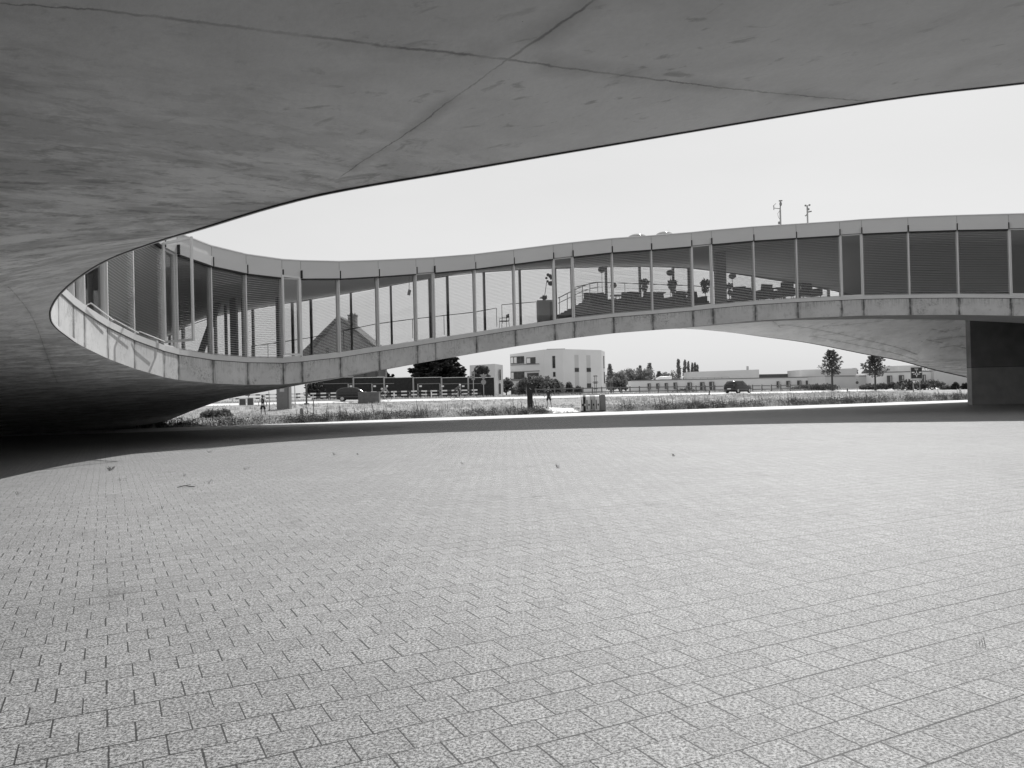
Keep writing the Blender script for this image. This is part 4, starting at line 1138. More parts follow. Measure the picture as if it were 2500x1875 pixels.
# posts at left
for px, yt, yb, Y, r_, mat, lab in ((748,936,975,80,.09,'darkgrey','thick dark post with a square foot left of the dark car'),(720,940,976,82,.05,'steel','slim pale pole between the cabinet and the dark post'),(657,955,990,72,.045,'steel','slim grey pole right of the backpacker'),(765,976,1003,62,.035,'darkgrey','thin dark stake standing in the meadow')):
    x = X(px,Y); z = G(x,Y); zt = P(px,yt,Y).z-z; t = thing('post', lab, 'post', (x,Y,z)); m_ = MB(); m_.tube([(0,0,-.1),(0,0,zt)], r_, 8); lpart('shaft', m_, M[mat], t); m_ = MB(); m_.box(-r_*2.2,r_*2.2,-r_*2.2,r_*2.2,-.1,.04 if r_ < .06 else .16); lpart('foot', m_, M['darkgrey'], t)
Y = 60; x = X(735,Y); t = thing('stone_marker', 'small round topped dark stone marker in the meadow', 'stone marker', (x,Y,0)); m_ = MB(); m_.prism([(-.12,0,-.1),(.12,0,-.1),(.12,0,.5),(.08,0,.62),(0,0,.66),(-.08,0,.62),(-.12,0,.5)], (0,.16,0)); lpart('slab', m_, M['midgrey'], t); m_ = MB(); m_.box(-.14,.14,-.03,.19,-.1,.04); lpart('foot', m_, M['darkgrey'], t)
# framed boards under the slab end
for i, (px, w_, h_, lab) in enumerate(((592,15,15,'dark board in a white frame under the slab, further from the backpacker'),(611,14,17,'dark board in a white frame under the slab, nearer the backpacker'))):
    Y = 70; x = X(px,Y); z = P(px,989,Y).z; q = Y/FPX; t = thing('framed_board', lab, 'board', (x,Y,z), 0, 'framed boards under the slab')
    ww, hh = w_*q/2, h_*q; m_ = MB(); m_.box(-ww,ww,0,.05,0,hh); lpart('board', m_, M['darkgrey'], t)
    m_ = MB(); m_.box(-ww-.06,ww+.06,-.02,.04,-.08,0); m_.box(-ww-.06,-ww,-.02,.04,0,hh); m_.box(ww,ww+.06,-.02,.04,0,hh); m_.box(-ww-.06,ww+.06,-.02,.04,hh,hh+.06); m_.box(-ww,-ww+.05,-.02,.04,-.5,-.08); m_.box(ww-.05,ww,-.02,.04,-.5,-.08); lpart('frame', m_, M['white'], t)
# rope on stakes
pp = [P(478,1023,56),P(560,1019,56),P(640,1015.5,56.5),P(730,1011.5,57),P(760,1015.5,57)]
t = thing('rope_fence', 'low pale rope strung on short stakes across the meadow edge', 'rope fence', (pp[0].x,56,0)); m_ = MB(); m_.tube(pp, .025, 5); m_.build('rope', M['lightgrey'], t)
for p in pp: m_ = MB(); m_.tube([(p.x,p.y,-.05),(p.x,p.y,p.z+.05)], .03, 5); m_.build('stake', M['darkgrey'], t)
# white bar in the right meadow
a, c = P(2256,966.5,70), P(2335,966.5,70); t = thing('white_bar', 'long white horizontal bar low in the grass near the pier', 'barrier bar', (a.x,70,0)); m_ = MB(); m_.beam(a, c, .08, .09); m_.build('bar', M['white'], t)
for f in (.04,.5,.96): p = a.lerp(c,f); m_ = MB(); m_.beam(p-V((0,-.08,.5)), p+V((0,.08,0)), .05, .05, (0,1,0)); m_.build('support', M['lightgrey'], t)
# totem
Y = 61.5; x0, x1 = X(1286.5,Y), X(1300,Y); zt = P(1295,938,Y).z
t = thing('totem_sign', 'black slab shaped totem with a stepped head beside the path', 'sign', (x0,Y,0)); m_ = MB(); m_.box(x0,x1,Y,Y+.16,-.05,zt-.45); m_.build('shaft', M['black'], t)
m_ = MB(); m_.box(x0+.0,X(1303.5,Y),Y-.02,Y+.18,zt-.45,zt); m_.box(X(1300,Y),X(1305,Y),Y,Y+.12,zt-.66,zt-.18); m_.build('head', M['black'], t)
m_ = MB(); m_.beam(P(1293,947,Y-.03), P(1296.5,951,Y-.03), .02, .05, (0,1,0)); m_.build('emblem', M['white'], t)

# recycling bins: four rounded-top units in a row, and the big end unit
def bin_unit(x, Y, z, w_, h_, dp, body, label, lid='lightgrey', slot=True, white=False, rz=0):
    t = thing('recycling_bin', label, 'recycling bin', (x,Y,z), rz, 'row of recycling bins')
    m_ = MB(); r = dp/2; n = 10
    prof = [(0,0,0),(0,0,h_-r)]+[(0, r-r*math.cos(PI*k/n), h_-r+r*math.sin(PI*k/n)) for k in range(1,n)]+[(0,dp,h_-r),(0,dp,0)]
    m_.prism([(-w_/2+p[0], p[1]-0, p[2]) for p in prof], (w_,0,0)); lpart('body', m_, body, t)
    m_ = MB(); m_.box(-w_/2-.01,w_/2+.01,-.02,dp+.02,-.02,.07); lpart('plinth', m_, M['darkgrey'], t)
    if slot:
        m_ = MB(); m_.box(-w_*.32,-w_*.14,-.012,-.001,.18,h_-r-.02); lpart('slot', m_, M['black'], t)
        m_ = MB(); m_.ball((w_*.22,-.01,h_*.42), .05, .012, .08, 8, 6); lpart('emblem', m_, M['white'] if white else M['black'], t)
        m_ = MB(); m_.box(-w_/2,w_/2,r-.02,r+.06,h_+.002,h_+.05); lpart('hinge_bar', m_, M['lightgrey'], t)
    return t
Yb_ = 55.0; q = Yb_/FPX; xb0 = X(1417.5,Yb_)
lay = [(5.6,'white','narrow bin at the left end of the row, slot beside a dark panel',False),(5.8,'black','black fronted bin, second in the row',True),(11.4,'white','light bin in the middle of the row with a round emblem',False),(11,'lightgrey','light bin left of the last slotted one',False),(11.6,'white','last slotted light bin beside the big end unit',False)]
x = xb0
for w_, mt, lab, wh in lay:
    ww = w_*q; bin_unit(x+ww/2, Yb_+.0, 0, ww-.02, 1.14, .6, M[mt], lab, white=wh); x += ww
t = bin_unit(x+.22, Yb_-.02, 0, .36, 1.2, .62, grey('end_unit', .2, .7, .08), 'dark end panel with an arched top closing the row of bins', slot=False)
# arched dark end seen at an angle: front face as a round-topped door
m_ = MB(); n = 12; rr = .19; m_.prism([(-rr,0,.08),(rr,0,.08),(rr,0,.98)]+[(rr*math.cos(PI*k/n),0,.98+rr*math.sin(PI*k/n)) for k in range(1,n)]+[(-rr,0,.98)], (0,-.02,0)); m_2 = lpart('arched_face', m_, M['midgrey'], t); m_2.location = (0,-.005,0)
# raised white lids standing open behind
t = thing('bin_canopy', 'thin white canopy on slim struts above the recycling bins', 'canopy', (xb0,Yb_,0)); a, c = P(1421,962.5,Yb_+.6), P(1473,962.5,Yb_+.6); m_ = MB(); m_.box(a.x,c.x,Yb_+.3,Yb_+.9,a.z-.05,a.z); m_.build('roof', M['white'], t)
for f in (.12,.3,.48,.62,.8,.95): p = a.lerp(c,f); m_ = MB(); m_.tube([(p.x,Yb_+.35,1.0),(p.x,Yb_+.35,a.z-.05)], .012, 5); m_.build('strut', M['lightgrey'], t)

# ------------------------------------------------------------------ cars
def car(name, label, x, y, z, rz, L=3.9, Wd=1.7, H=1.52):
    t = thing(name, label, 'car', (x,y,z), rz)
    # side profile stations: x, z_bottom, z_belt, z_top, half width belt, half width top
    st = [(-L/2,.42,.72,.73,.62,.60),(-L/2+.05,.28,.92,1.0,.78,.68),(-L/2+.16,.24,.98,1.28,.83,.62),(-L/2+.42,.22,.97,H-.06,.85,.62),(-L/2+.9,.2,.95,H,.86,.63),(-.3,.2,.93,H,.86,.63),
          (.25,.2,.92,H-.05,.86,.62),(.75,.2,.92,1.22,.86,.64),(1.05,.2,.92,1.0,.85,.70),(1.2,.2,.90,.94,.85,.74),(L/2-.35,.22,.80,.84,.82,.7),(L/2-.1,.26,.62,.70,.74,.6),(L/2,.34,.5,.52,.6,.5)]
    s_ = Wd/1.72; vs = []; ring = 12
    for (px_,zb,zl,zt,wl,wt) in st:
        wl *= s_; wt *= s_
        half = [(0,zb),(wl*.8,zb),(wl*.97,zb+.1),(wl,(zb+zl)/2),(wl*.985,zl),(wt,zt-.03 if zt-zl > .1 else (zl+zt)/2),(0,zt)]
        pts_ = [(px_,-a,b_) for a,b_ in half] + [(px_,a,b_) for a,b_ in half[::-1][1:-1]]
        vs += pts_; ring = len(pts_)
    m_ = MB(); fs = []
    for i in range(len(st)-1):
        for k in range(ring): fs.append((i*ring+k, i*ring+(k+1)%ring, (i+1)*ring+(k+1)%ring, (i+1)*ring+k))
    fs.append(tuple(range(ring))[::-1]); fs.append(tuple((len(st)-1)*ring+k for k in range(ring)))
    m_.add(vs, fs, True); lpart('body', m_, M['carpaint'], t)
    def sidept(i, f, s):     # point on the glass flank at station i, f from belt to roof
        px_,zb,zl,zt,wl,wt = st[i]; return V((px_, s*((wl*(1-f)+wt*f)*s_+.012), zl*(1-f)+(zt-.03)*f))
    for s in (-1,1):
        for (i0,i1) in ((3,5),(5,7)):
            g = MB(); ids = list(range(i0,i1+1))
            lo_ = [sidept(i,.12,s)+V((.05 if i==i0 else (-.05 if i==i1 else 0),0,0)) for i in ids]; hi_ = [sidept(i,.86,s)+V((.05 if i==i0 else (-.05 if i==i1 else 0),0,0)) for i in ids]
            for k in range(len(ids)-1): g.quad(lo_[k],lo_[k+1],hi_[k+1],hi_[k])
            lpart('side_window', g, M['carglass'], t)
        m_ = MB(); m_.ball((.98,s*(.92*s_),.98), .07,.06,.05,8,6); lpart('mirror', m_, M['carpaint'], t)
        m_ = MB(); m_.ball((L/2-.16,s*.56*s_,.66), .14,.13,.07,8,6); lpart('headlight', m_, M['lightgrey'], t)
        m_ = MB(); m_.ball((-L/2+.1,s*.66*s_,.98), .07,.1,.2,8,6); lpart('tail_light', m_, M['redlight'], t)
        for xx in (-L/2+.68, L/2-.72):
            w_ = MB(); w_.tube([(xx,s*(.86*s_)-s*.20,.30),(xx,s*(.86*s_)-s*.02,.30)], .30, 20); wh = lpart('wheel', w_, M['rubber'], t)
            r_ = MB(); r_.tube([(xx,s*(.86*s_)-s*.019,.30),(xx,s*(.86*s_)-s*.005,.30)], .19, 14); o = lpart('rim', r_, M['alloy'], wh)
    def cross(i0,f0,i1,f1,w0,w1,push,name):
        g = MB(); a0 = st[i0]; a1 = st[i1]
        g.quad((a0[0]+push[0],-w0,a0[3]*f0+push[1]),(a0[0]+push[0],w0,a0[3]*f0+push[1]),(a1[0]+push[0],w1,a1[3]*f1+push[1]),(a1[0]+push[0],-w1,a1[3]*f1+push[1])); lpart(name, g, M['carglass'], t)
    cross(8,1.0,6,1.0,.60,.52,(.03,.02),'windscreen'); cross(1,1.0,3,.98,.56,.5,(-.03,.015),'rear_window')
    m_ = MB(); m_.box(-L/2-.025,-L/2+.02,-.26,.26,.5,.62); lpart('number_plate', m_, M['white'], t)
    return t
Yc = 96; xx = X(792,Yc); car('parked_car', 'dark hatchback partly hidden behind the concrete block', X(866,86.8), 86.8, G(X(866,86.8),86.8)+.03, math.radians(6))
car('driving_car', 'dark hatchback on the road in front of the long low building', X(1802,101.5), 101.5, G(X(1802,101.5),101.5)+.03, math.radians(40), 3.9, 1.74, 1.58)

# ------------------------------------------------------------------ people and bicycles
def skin_mesh(name, chains, mat, parent, sub=1):
    """chains: list of lists of (point, radius); the first point of later chains may equal an earlier one -> welded"""
    vs = []; rs = []; es = []; idx = {}
    for ch in chains:
        last = None
        for p, r in ch:
            key = tuple(round(c, 4) for c in p)
            if key in idx: k = idx[key]
            else: k = len(vs); idx[key] = k; vs.append(p); rs.append(r)
            if last is not None and last != k: es.append((last, k))
            last = k
    me = bpy.data.meshes.new(name); me.from_pydata(vs, es, []); me.materials.append(mat)
    o = bpy.data.objects.new(name, me); COL.objects.link(o); o.parent = parent
    md = o.modifiers.new('skin', 'SKIN'); md.use_smooth_shade = True
    for k, sv in enumerate(me.skin_vertices[0].data):
        sv.radius = (rs[k], rs[k]); sv.use_root = (k == 0)
    ss = o.modifiers.new('sub', 'SUBSURF'); ss.levels = sub; ss.render_levels = sub
    return o
def person(label, x, y, z, rz, J, shirt, shorts, skin='skin', hair='hair', shorts_len=.55, sleeve=.55, legcloth=None, cap=None, extras=None):
    """J: joints in local metres: pelvis, chest, neck, head, shL, elL, haL, shR, elR, haR, hipL, knL, anL, toL, hipR ..."""
    t = thing('person', label, 'person', (x,y,z), rz)
    g = lambda k: V(J[k])
    def hand(side, w_, e):
        d = (w_-e).normalized(); c = w_ + d*.05; out = [[(w_,.028),(c,.034)]]
        s_ = d.orthogonal().normalized()
        for k in range(4):
            off = s_*(.027*(k-1.5)); base = c + d*.04 + off; out.append([(c,.034),(base,.010),(base+d*(.035+.008*(1-abs(k-1.5)/1.5))+V((0,-.01,0)),.008)])
        th = c + s_*.045; out.append([(c,.034),(th,.011),(th+d*.035,.009)])
        return out
    chains = [[(g('pelvis'),.115),(g('chest')*.5+g('pelvis')*.5,.105),(g('chest'),.125),(g('neck'),.055),(g('neck')*.4+g('head')*.6-V((0,0,.02)),.075),(g('head'),.098),(g('head')+V((0,0,.08)),.07)]]
    for s in 'LR':
        chains.append([(g('chest'),.125),(g('sh'+s),.055),(g('el'+s),.040),(g('ha'+s),.028)]); chains += hand(s, g('ha'+s), g('el'+s))
        chains.append([(g('pelvis'),.115),(g('hip'+s),.088),(g('kn'+s),.055),(g('kn'+s)*.55+g('an'+s)*.45,.052),(g('an'+s),.035)])
    skin_mesh('body', chains, M[skin], t)
    m = .018
    sh = [[(g('pelvis')-(g('chest')-g('pelvis'))*.12,.15),(g('pelvis'),.148),(g('chest')*.5+g('pelvis')*.5,.14),(g('chest'),.158),(g('neck')-V((0,0,.04)),.07)]]
    for s in 'LR': sh.append([(g('chest'),.158),(g('sh'+s),.08),(g('sh'+s).lerp(g('el'+s), sleeve*1.4 if sleeve < .6 else 1),.062)])
    skin_mesh('shirt', sh, M[shirt], t)
    so = [[(g('pelvis')+V((0,0,.03)),.138),(g('pelvis')-V((0,0,.03)),.142)]]
    for s in 'LR': so.append([(g('pelvis')-V((0,0,.03)),.142),(g('hip'+s),.112),(g('hip'+s).lerp(g('kn'+s), shorts_len+.25),.092)])
    skin_mesh('shorts', so, M[shorts], t)
    for s in 'LR':
        m_ = MB(); a = g('an'+s); d = (g('to'+s)-a); d.z = 0; d = d.normalized()
        q = Matrix.Rotation(math.atan2(d.y, d.x), 3, 'Z'); m_.ball(a+d*.07-V((0,0,.03)), .14, .05, .045, 10, 6, q); lpart('shoe', m_, M['black'], t)
    hd = g('head'); f = V(J.get('face', (0,-1,0))).normalized(); sd = V((-f.y, f.x, 0)).normalized()
    m_ = MB(); m_.ball(hd - f*.018 + V((0,0,.045)), .102, .105, .092, 12, 8); lpart('cap' if cap else 'hair', m_, M[cap or hair], t)
    if cap == 'black':
        m_ = MB(); c = hd + f*.12 + V((0,0,.055)); m_.ball(c, .075, .075, .014, 10, 5); lpart('cap_peak', m_, M['black'], t)
    m_ = MB(); m_.ball(hd+f*.10-V((0,0,.005)), .014, .02, .022, 6, 5); m_.ball(hd+f*.03+sd*.095, .015,.02,.03,6,5); m_.ball(hd+f*.03-sd*.095, .015,.02,.03,6,5); lpart('nose_and_ears', m_, M[skin], t)
    m_ = MB()
    for s in (-1,1): m_.ball(hd+f*.09+sd*.034*s+V((0,0,.015)), .012,.008,.007,6,4)
    m_.ball(hd+f*.09-V((0,0,.045)), .026,.01,.006,6,4); lpart('eyes_and_mouth', m_, M['hair'], t)
    return t
walkJ = dict(pelvis=(0,0,.93), chest=(0,-.02,1.28), neck=(0,-.03,1.46), head=(.01,-.06,1.58), face=(-.3,-1,0),
    shL=(-.19,0,1.38), elL=(-.27,-.02,1.12), haL=(-.30,-.14,.97), shR=(.19,0,1.38), elR=(.28,.02,1.12), haR=(.20,-.12,.90),
    hipL=(-.1,0,.86), knL=(-.115,-.06,.48), anL=(-.13,.0,.08), toL=(-.22,-.12,.0), hipR=(.1,0,.86), knR=(.16,-.02,.47), anR=(.19,.06,.08), toR=(.24,-.1,0))
Yj = 66.3; t = person('jogger in black shirt and shorts and a cap walking on the path by the totem', X(1339,Yj), Yj, G(X(1339,Yj),Yj)+.05, math.radians(-8), walkJ, 'black', 'black', cap='black')
m_ = MB(); m_.ball((-.03,-.145,1.33), .05,.012,.028,8,5); lpart('shirt_print', m_, M['lightgrey'], t)
backJ = dict(walkJ); backJ.update(face=(.2,1,0), haL=(-.28,-.10,.98), elL=(-.30,-.06,1.14), head=(0,.0,1.58), neck=(0,0,1.46), toL=(-.1,.2,0), toR=(.18,.2,0), haR=(.26,.06,.92))
Yj = 62.0; t = person('walker in a pale shirt and dark shorts seen from behind, wearing a black backpack', X(641,Yj), Yj, G(X(641,Yj),Yj), math.radians(4), backJ, 'white', 'black')
t2 = thing('backpack', 'black backpack on the back of the walker in the pale shirt', 'backpack', t.location, t.rotation_euler.z)
m_ = MB(); m_.ball((.05,-.22,1.24), .135,.10,.21,12,9); lpart('bag', m_, M['black'], t2); m_ = MB(); m_.tube([(-.06,-.14,1.42),(-.1,-.02,1.47),(-.1,.12,1.36)], .02, 5); m_.tube([(.14,-.14,1.42),(.14,-.02,1.47),(.12,.12,1.36)], .02, 5); lpart('straps', m_, M['black'], t2)
m_ = MB(); m_.box(-.02,.08,-.345,-.325,1.22,1.26); lpart('badge', m_, M['lightgrey'], t2)

def bike(label, x, y, z, rz):
    t = thing('bicycle', label, 'bicycle', (x,y,z), rz)
    R = .335; A, Bw = V((-.50,0,R)), V((.50,0,R))
    for c in (A, Bw):
        m_ = MB(); m_.torus(c, R-.012, .014, (0,1,0), 30, 6); w_ = lpart('wheel', m_, M['rubber'], t)
        m_ = MB()
        for k in range(12): a = 2*PI*k/12; m_.tube([c, c+V((math.cos(a),0,math.sin(a)))*(R-.02)], .0022, 3)
        m_.tube([c+V((0,-.03,0)), c+V((0,.03,0))], .02, 6); lpart('spokes', m_, M['steel'], w_)
    bb = V((-.08,0,.28)); st_ = V((-.22,0,.78)); hd_ = V((.34,0,.82)); hl = V((.37,0,.70))
    m_ = MB()
    for a, b_ in ((bb,st_),(st_,hd_),(bb,hl),(bb,A),(st_,A),(hd_,hl),(hl,Bw)): m_.tube([a,b_], .017, 6)
    lpart('frame', m_, M['darkgrey'], t)
    m_ = MB(); m_.tube([st_, st_+V((-.03,0,.14))], .013, 6); m_.ball(st_+V((-.03,0,.16)), .12,.06,.03,8,5); lpart('saddle', m_, M['black'], t)
    m_ = MB(); m_.tube([hd_, hd_+V((.03,0,.10))], .014, 6); m_.tube([hd_+V((.03,-.2,.10)), hd_+V((.03,.2,.10))], .013, 6)
    for s in (-1,1): m_.tube([hd_+V((.03,s*.2,.10)), hd_+V((.13,s*.2,.10)), hd_+V((.14,s*.2,.02)), hd_+V((.08,s*.2,-.04))], .013, 6)
    lpart('handlebar', m_, M['black'], t)
    m_ = MB(); m_.torus(bb, .09, .008, (0,1,0), 16, 4); m_.tube([bb+V((0,-.07,0)), bb+V((.06,-.07,-.15))], .01, 5); m_.tube([bb+V((0,.07,0)), bb+V((-.06,.07,.15))], .01, 5); lpart('crankset', m_, M['darkmetal'], t)
    return t
rideJ = dict(pelvis=(-.22,0,.98), chest=(.10,0,1.30), neck=(.24,0,1.42), head=(.33,0,1.52), face=(1,0,.05),
    shL=(.14,-.17,1.35), elL=(.30,-.20,1.12), haL=(.42,-.20,.96), shR=(.14,.17,1.35), elR=(.30,.20,1.12), haR=(.42,.20,.96),
    hipL=(-.18,-.09,.93), knL=(.12,-.10,.62), anL=(-.02,-.10,.24), toL=(.1,-.1,.2), hipR=(-.18,.09,.93), knR=(.16,.10,.76), anR=(-.10,.10,.46), toR=(.02,.1,.42))
for px, Yy, sh, lab, lab2, rz in ((1116,87,'darkgrey','cyclist in a dark vest and helmet riding on the road right of the marker post','road bicycle ridden by the cyclist in the dark vest',math.radians(-2)),(938,85,'midgrey','cyclist in a grey jacket and white helmet emerging from behind the concrete block','road bicycle ridden by the cyclist with the white helmet',math.radians(-4))):
    xx = X(px,Yy); zz = G(xx,Yy)+.03; bike(lab2, xx, Yy, zz, rz)
    t = person(lab, xx, Yy, zz, rz, rideJ, sh, 'black', cap='white', sleeve=.5)
    if sh == 'midgrey':
        m_ = MB(); m_.ball((-.24,0,1.28), .13,.12,.12,8,6); lpart('waist_bag', m_, M['lightgrey'], t)
    else:
        m_ = MB(); m_.ball((-.02,-.13,1.22), .09,.02,.05,8,5); lpart('shirt_patch', m_, M['lightgrey'], t)
xx = X(2199,104); zz = G(xx,104); bike('bicycle ridden toward the shrubs by the far rider', xx, 104, zz, math.radians(-35)); person('distant rider in dark clothes before the shrubs right of the second young tree', xx, 104, zz, math.radians(-35), rideJ, 'black', 'black', cap='black')

# ------------------------------------------------------------------ weather masts on the roof
Y = 41.5; b0 = P(1906,556,Y); q = Y/FPX
t = thing('weather_mast', 'taller roof mast carrying a wind vane arm and sensor', 'weather mast', (b0.x,Y,b0.z-.8)); h_ = P(1906,512,Y).z-b0.z+.8
m_ = MB(); m_.tube([(0,0,0),(0,0,h_)], .045, 8); lpart('pole', m_, M['steel'], t)
m_ = MB(); m_.tube([(0,0,h_),(.02,0,h_+.42)], .03, 6); m_.ball((.03,0,h_+.3), .07,.07,.12,8,6); m_.box(-.05,.11,-.05,.05,h_+.44,h_+.49); lpart('sensor', m_, M['midgrey'], t)
m_ = MB(); m_.tube([(0,0,h_+.05),(-.33,0,h_+.10)], .02, 6); m_.tube([(-.33,0,h_),(-.33,0,h_+.24)], .02, 6); m_.beam((-.36,0,h_+.2),(-.22,0,h_+.33),.02,.08,(0,1,0)); lpart('vane_arm', m_, M['midgrey'], t)
m_ = MB(); m_.box(-.12,-.03,-.04,.04,h_-.75,h_-.62); m_.box(-.12,-.03,-.04,.04,h_-1.1,h_-.98); m_.tube([(-.03,0,h_-.05),(-.14,0,h_-.2),(-.1,0,h_-.4),(-.03,0,h_-.5)], .01, 5); lpart('junction_box', m_, M['midgrey'], t)
b0 = P(1972,549,Y); t = thing('weather_mast', 'shorter roof mast with cup anemometers and a side bracket', 'weather mast', (b0.x,Y,b0.z-.8)); h_ = P(1972,503,Y).z-b0.z+.8
m_ = MB(); m_.tube([(0,0,0),(0,0,h_)], .042, 8); lpart('pole', m_, M['steel'], t)
m_ = MB(); m_.tube([(-.09,0,h_+.02),(.12,0,h_+.04)], .014, 5); m_.ball((-.09,0,h_+.03), .055,.05,.055,8,6); m_.ball((.12,0,h_+.05), .055,.05,.055,8,6); lpart('anemometer', m_, M['midgrey'], t)
m_ = MB(); m_.beam((0,0,h_-.32),(.22,0,h_-.28),.03,.06); m_.beam((0,0,h_-.42),(-.12,0,h_-.52),.03,.05); m_.box(.03,.1,-.03,.03,h_-.22,h_-.12); lpart('bracket', m_, M['midgrey'], t)

# ------------------------------------------------------------------ inside the building
def fchair(label, x, y, z, rz, arms=True):
    t = thing('metal_chair', label, 'chair', (x,y,z), rz); m_ = MB(); m_.box(-.22,.22,-.22,.22,.42,.45); lpart('seat', m_, M['darkmetal'], t)
    m_ = MB(); m_.box(-.22,.22,.2,.23,.62,.82); m_.box(-.22,-.19,.2,.23,.45,.62); m_.box(.19,.22,.2,.23,.45,.62); lpart('backrest', m_, M['darkmetal'], t)
    for sx in (-1,1):
        for sy in (-1,1): m_ = MB(); m_.tube([(sx*.2,sy*.2,.42),(sx*.23,sy*.23,0)], .014, 5); lpart('leg', m_, M['darkmetal'], t)
        m_ = MB(); m_.tube([(sx*.23,.2,.62),(sx*.24,-.18,.62),(sx*.22,-.2,.43)], .012, 5); lpart('armrest', m_, M['darkmetal'], t)
    return t
p = P(1231,790,44.5); fchair('metal armchair alone by the railing inside the glazing', p.x, 44.5, floor_z(p.x,44.5)-.02, math.radians(-70))
def lounge(label, x, y, z, rz):
    t = thing('lounge_chair', label, 'armchair', (x,y,z), rz, 'lounge chairs on the terrace'); m_ = MB(); m_.box(-.38,.38,-.36,.36,.2,.44); lpart('seat', m_, M['furn'], t)
    m_ = MB(); m_.beam((0,.34,.4),(0,.46,.95),.7,.1,(0,1,0)); lpart('backrest', m_, M['furn'], t)
    for sx in (-1,1):
        m_ = MB(); m_.box(sx*.38-.06,sx*.38+.06,-.34,.38,.2,.62); lpart('armrest', m_, M['furn'], t)
        for sy in (-1,1): m_ = MB(); m_.tube([(sx*.32,sy*.3,.2),(sx*.34,sy*.32,0)], .02, 5); lpart('leg', m_, M['darkmetal'], t)
    return t
def rtable(label, x, y, z):
    t = thing('cafe_table', label, 'table', (x,y,z), 0, 'small tables on the terrace'); m_ = MB(); m_.tube([(0,0,.70),(0,0,.73)], .4, 18); lpart('tabletop', m_, M['darkgrey'], t)
    for k in range(3): a = 2*PI*k/3; m_ = MB(); m_.tube([(math.cos(a)*.1,math.sin(a)*.1,.70),(math.cos(a)*.34,math.sin(a)*.34,0)], .014, 5); lpart('leg', m_, M['darkmetal'], t)
    return t
TZ = 6.082
first = None
lc = [(1453,45,20,'left of the tall lamp at the head of the stairs'),(1470,46,160,'behind the first one at the stair head'),(1487,45.5,40,'right of the stair head pair'),(1528,46,200,'alone beyond the first low lamp'),(1546,46.5,170,'beside the plant in the second bay'),(1560,45,20,'below the plant in the second bay'),(1581,46,200,'against the mullion in the second bay'),
      (1603,46.5,150,'left of the low lamp in the third bay'),(1625,45.5,30,'under the low lamp in the third bay'),(1655,46,210,'right of the low lamp in the third bay'),(1672,46.5,150,'near the end of the third bay'),(1708,45.5,30,'under the plant in the narrow bay')]
for px, Y, rz, lab in lc:
    x = X(px,Y)
    if first is None: first = lounge('dark lounge chair '+lab, x, Y, TZ, math.radians(rz))
    else: dup(first, (x,Y,TZ), math.radians(rz), 'dark lounge chair '+lab)
ft = None
for px, Y, lab in ((1462,44.2,'small round table by the stair head chairs'),(1512,45,'small round table in the open gap of the second bay'),(1552,44.2,'small round table below the plant'),(1614,44.2,'small round table left of the low lamp'),(1682,45,'small round table at the end of the third bay')):
    if ft is None: ft = rtable(lab, X(px,Y), Y, TZ)
    else: dup(ft, (X(px,Y),Y,TZ), 0, lab)
for px, Y, rz, lab in ((1812,44,160,'right of the thick column, first beyond the oval lamp'),(1838,45.5,20,'under the third blind slope, second beyond the oval lamp'),(1866,45,200,'before the sixth wide blind pane'),(1893,44.5,30,'right of the mullion after the sixth blind pane'),(1925,45.5,170,'near the low end of the bright wedge'),(1988,44,20,'alone in the dark corner past the bright wedge')):
    x = X(px,Y); dup(first, (x,Y,floor_z(x,Y)), math.radians(rz), 'dark lounge chair '+lab)
for px, Y, lab in ((1826,44.2,'small round table between the first chairs right of the thick column'),(1905,44.5,'small round table near the low end of the bright wedge')):
    x = X(px,Y); dup(ft, (x,Y,floor_z(x,Y)), 0, lab)
def lamp(label, px, py, rx, ry, Y, z0):
    c = P(px,py,Y); q = Y/FPX; t = thing('standing_lamp', label, 'lamp', (c.x,Y,z0), 0, 'oval standing lamps'); h_ = c.z-z0
    m_ = MB(); m_.tube([(0,0,0),(0,0,h_)], .014, 5); lpart('pole', m_, M['darkmetal'], t); m_ = MB(); m_.tube([(0,0,0),(0,0,.03)], .16, 14); lpart('foot', m_, M['darkmetal'], t)
    m_ = MB(); m_.ball((0,0,h_), rx*q, rx*q, ry*q, 16, 10); lpart('shade', m_, M['midgrey'], t)
lamp('tall oval lamp before the second terrace mullion', 1469, 658, 9.2, 7.8, 46.5, TZ); lamp('low oval lamp crossing the mullion beside the tall one', 1498, 697, 8, 6.5, 44.5, TZ)
lamp('tall oval lamp in the third blind bay', 1636, 666, 9.3, 7.6, 46, TZ); lamp('low oval lamp in front of the leafy plant', 1641, 701, 10, 6.5, 44.5, TZ); lamp('oval lamp right of the thick column', 1788, 674, 9.2, 7.2, 46.5, floor_z(X(1788,46.5),46.5))
def plant(label, px, py, Y, z0, r_=.28, seed=1):
    c = P(px,py,Y); t = thing('potted_plant', label, 'plant', (c.x,Y,z0), 0, 'potted plants on the terrace'); h_ = c.z-z0; r = random.Random(seed)
    m_ = MB(); m_.tube([(0,0,0),(0,0,.38)], [.15,.2], 12); lpart('pot', m_, M['darkgrey'], t); m_ = MB(); m_.tube([(0,0,.3),(0,0,h_-.05)], .02, 5); lpart('stem', m_, M['bark'], t)
    m_ = MB(); leafquads(m_, (0,0,h_), r_, r_, r_*.8, 120, .1, r); leafquads(m_, (0,0,h_-.35), r_*.7, r_*.7, r_*.7, 60, .1, r); lpart('leaves', m_, M['leafdark'], t)
plant('leafy plant in the second blind bay', 1574, 690, 46, TZ, seed=2); plant('leafy plant behind the low lamp of the third bay', 1641, 692, 47, TZ, seed=3); plant('leafy plant in the narrow clear bay', 1722, 692, 46, TZ, .3, 4); plant('small plant right of the thick column', 1781, 699, 46, floor_z(X(1781,46),46), .2, 5)
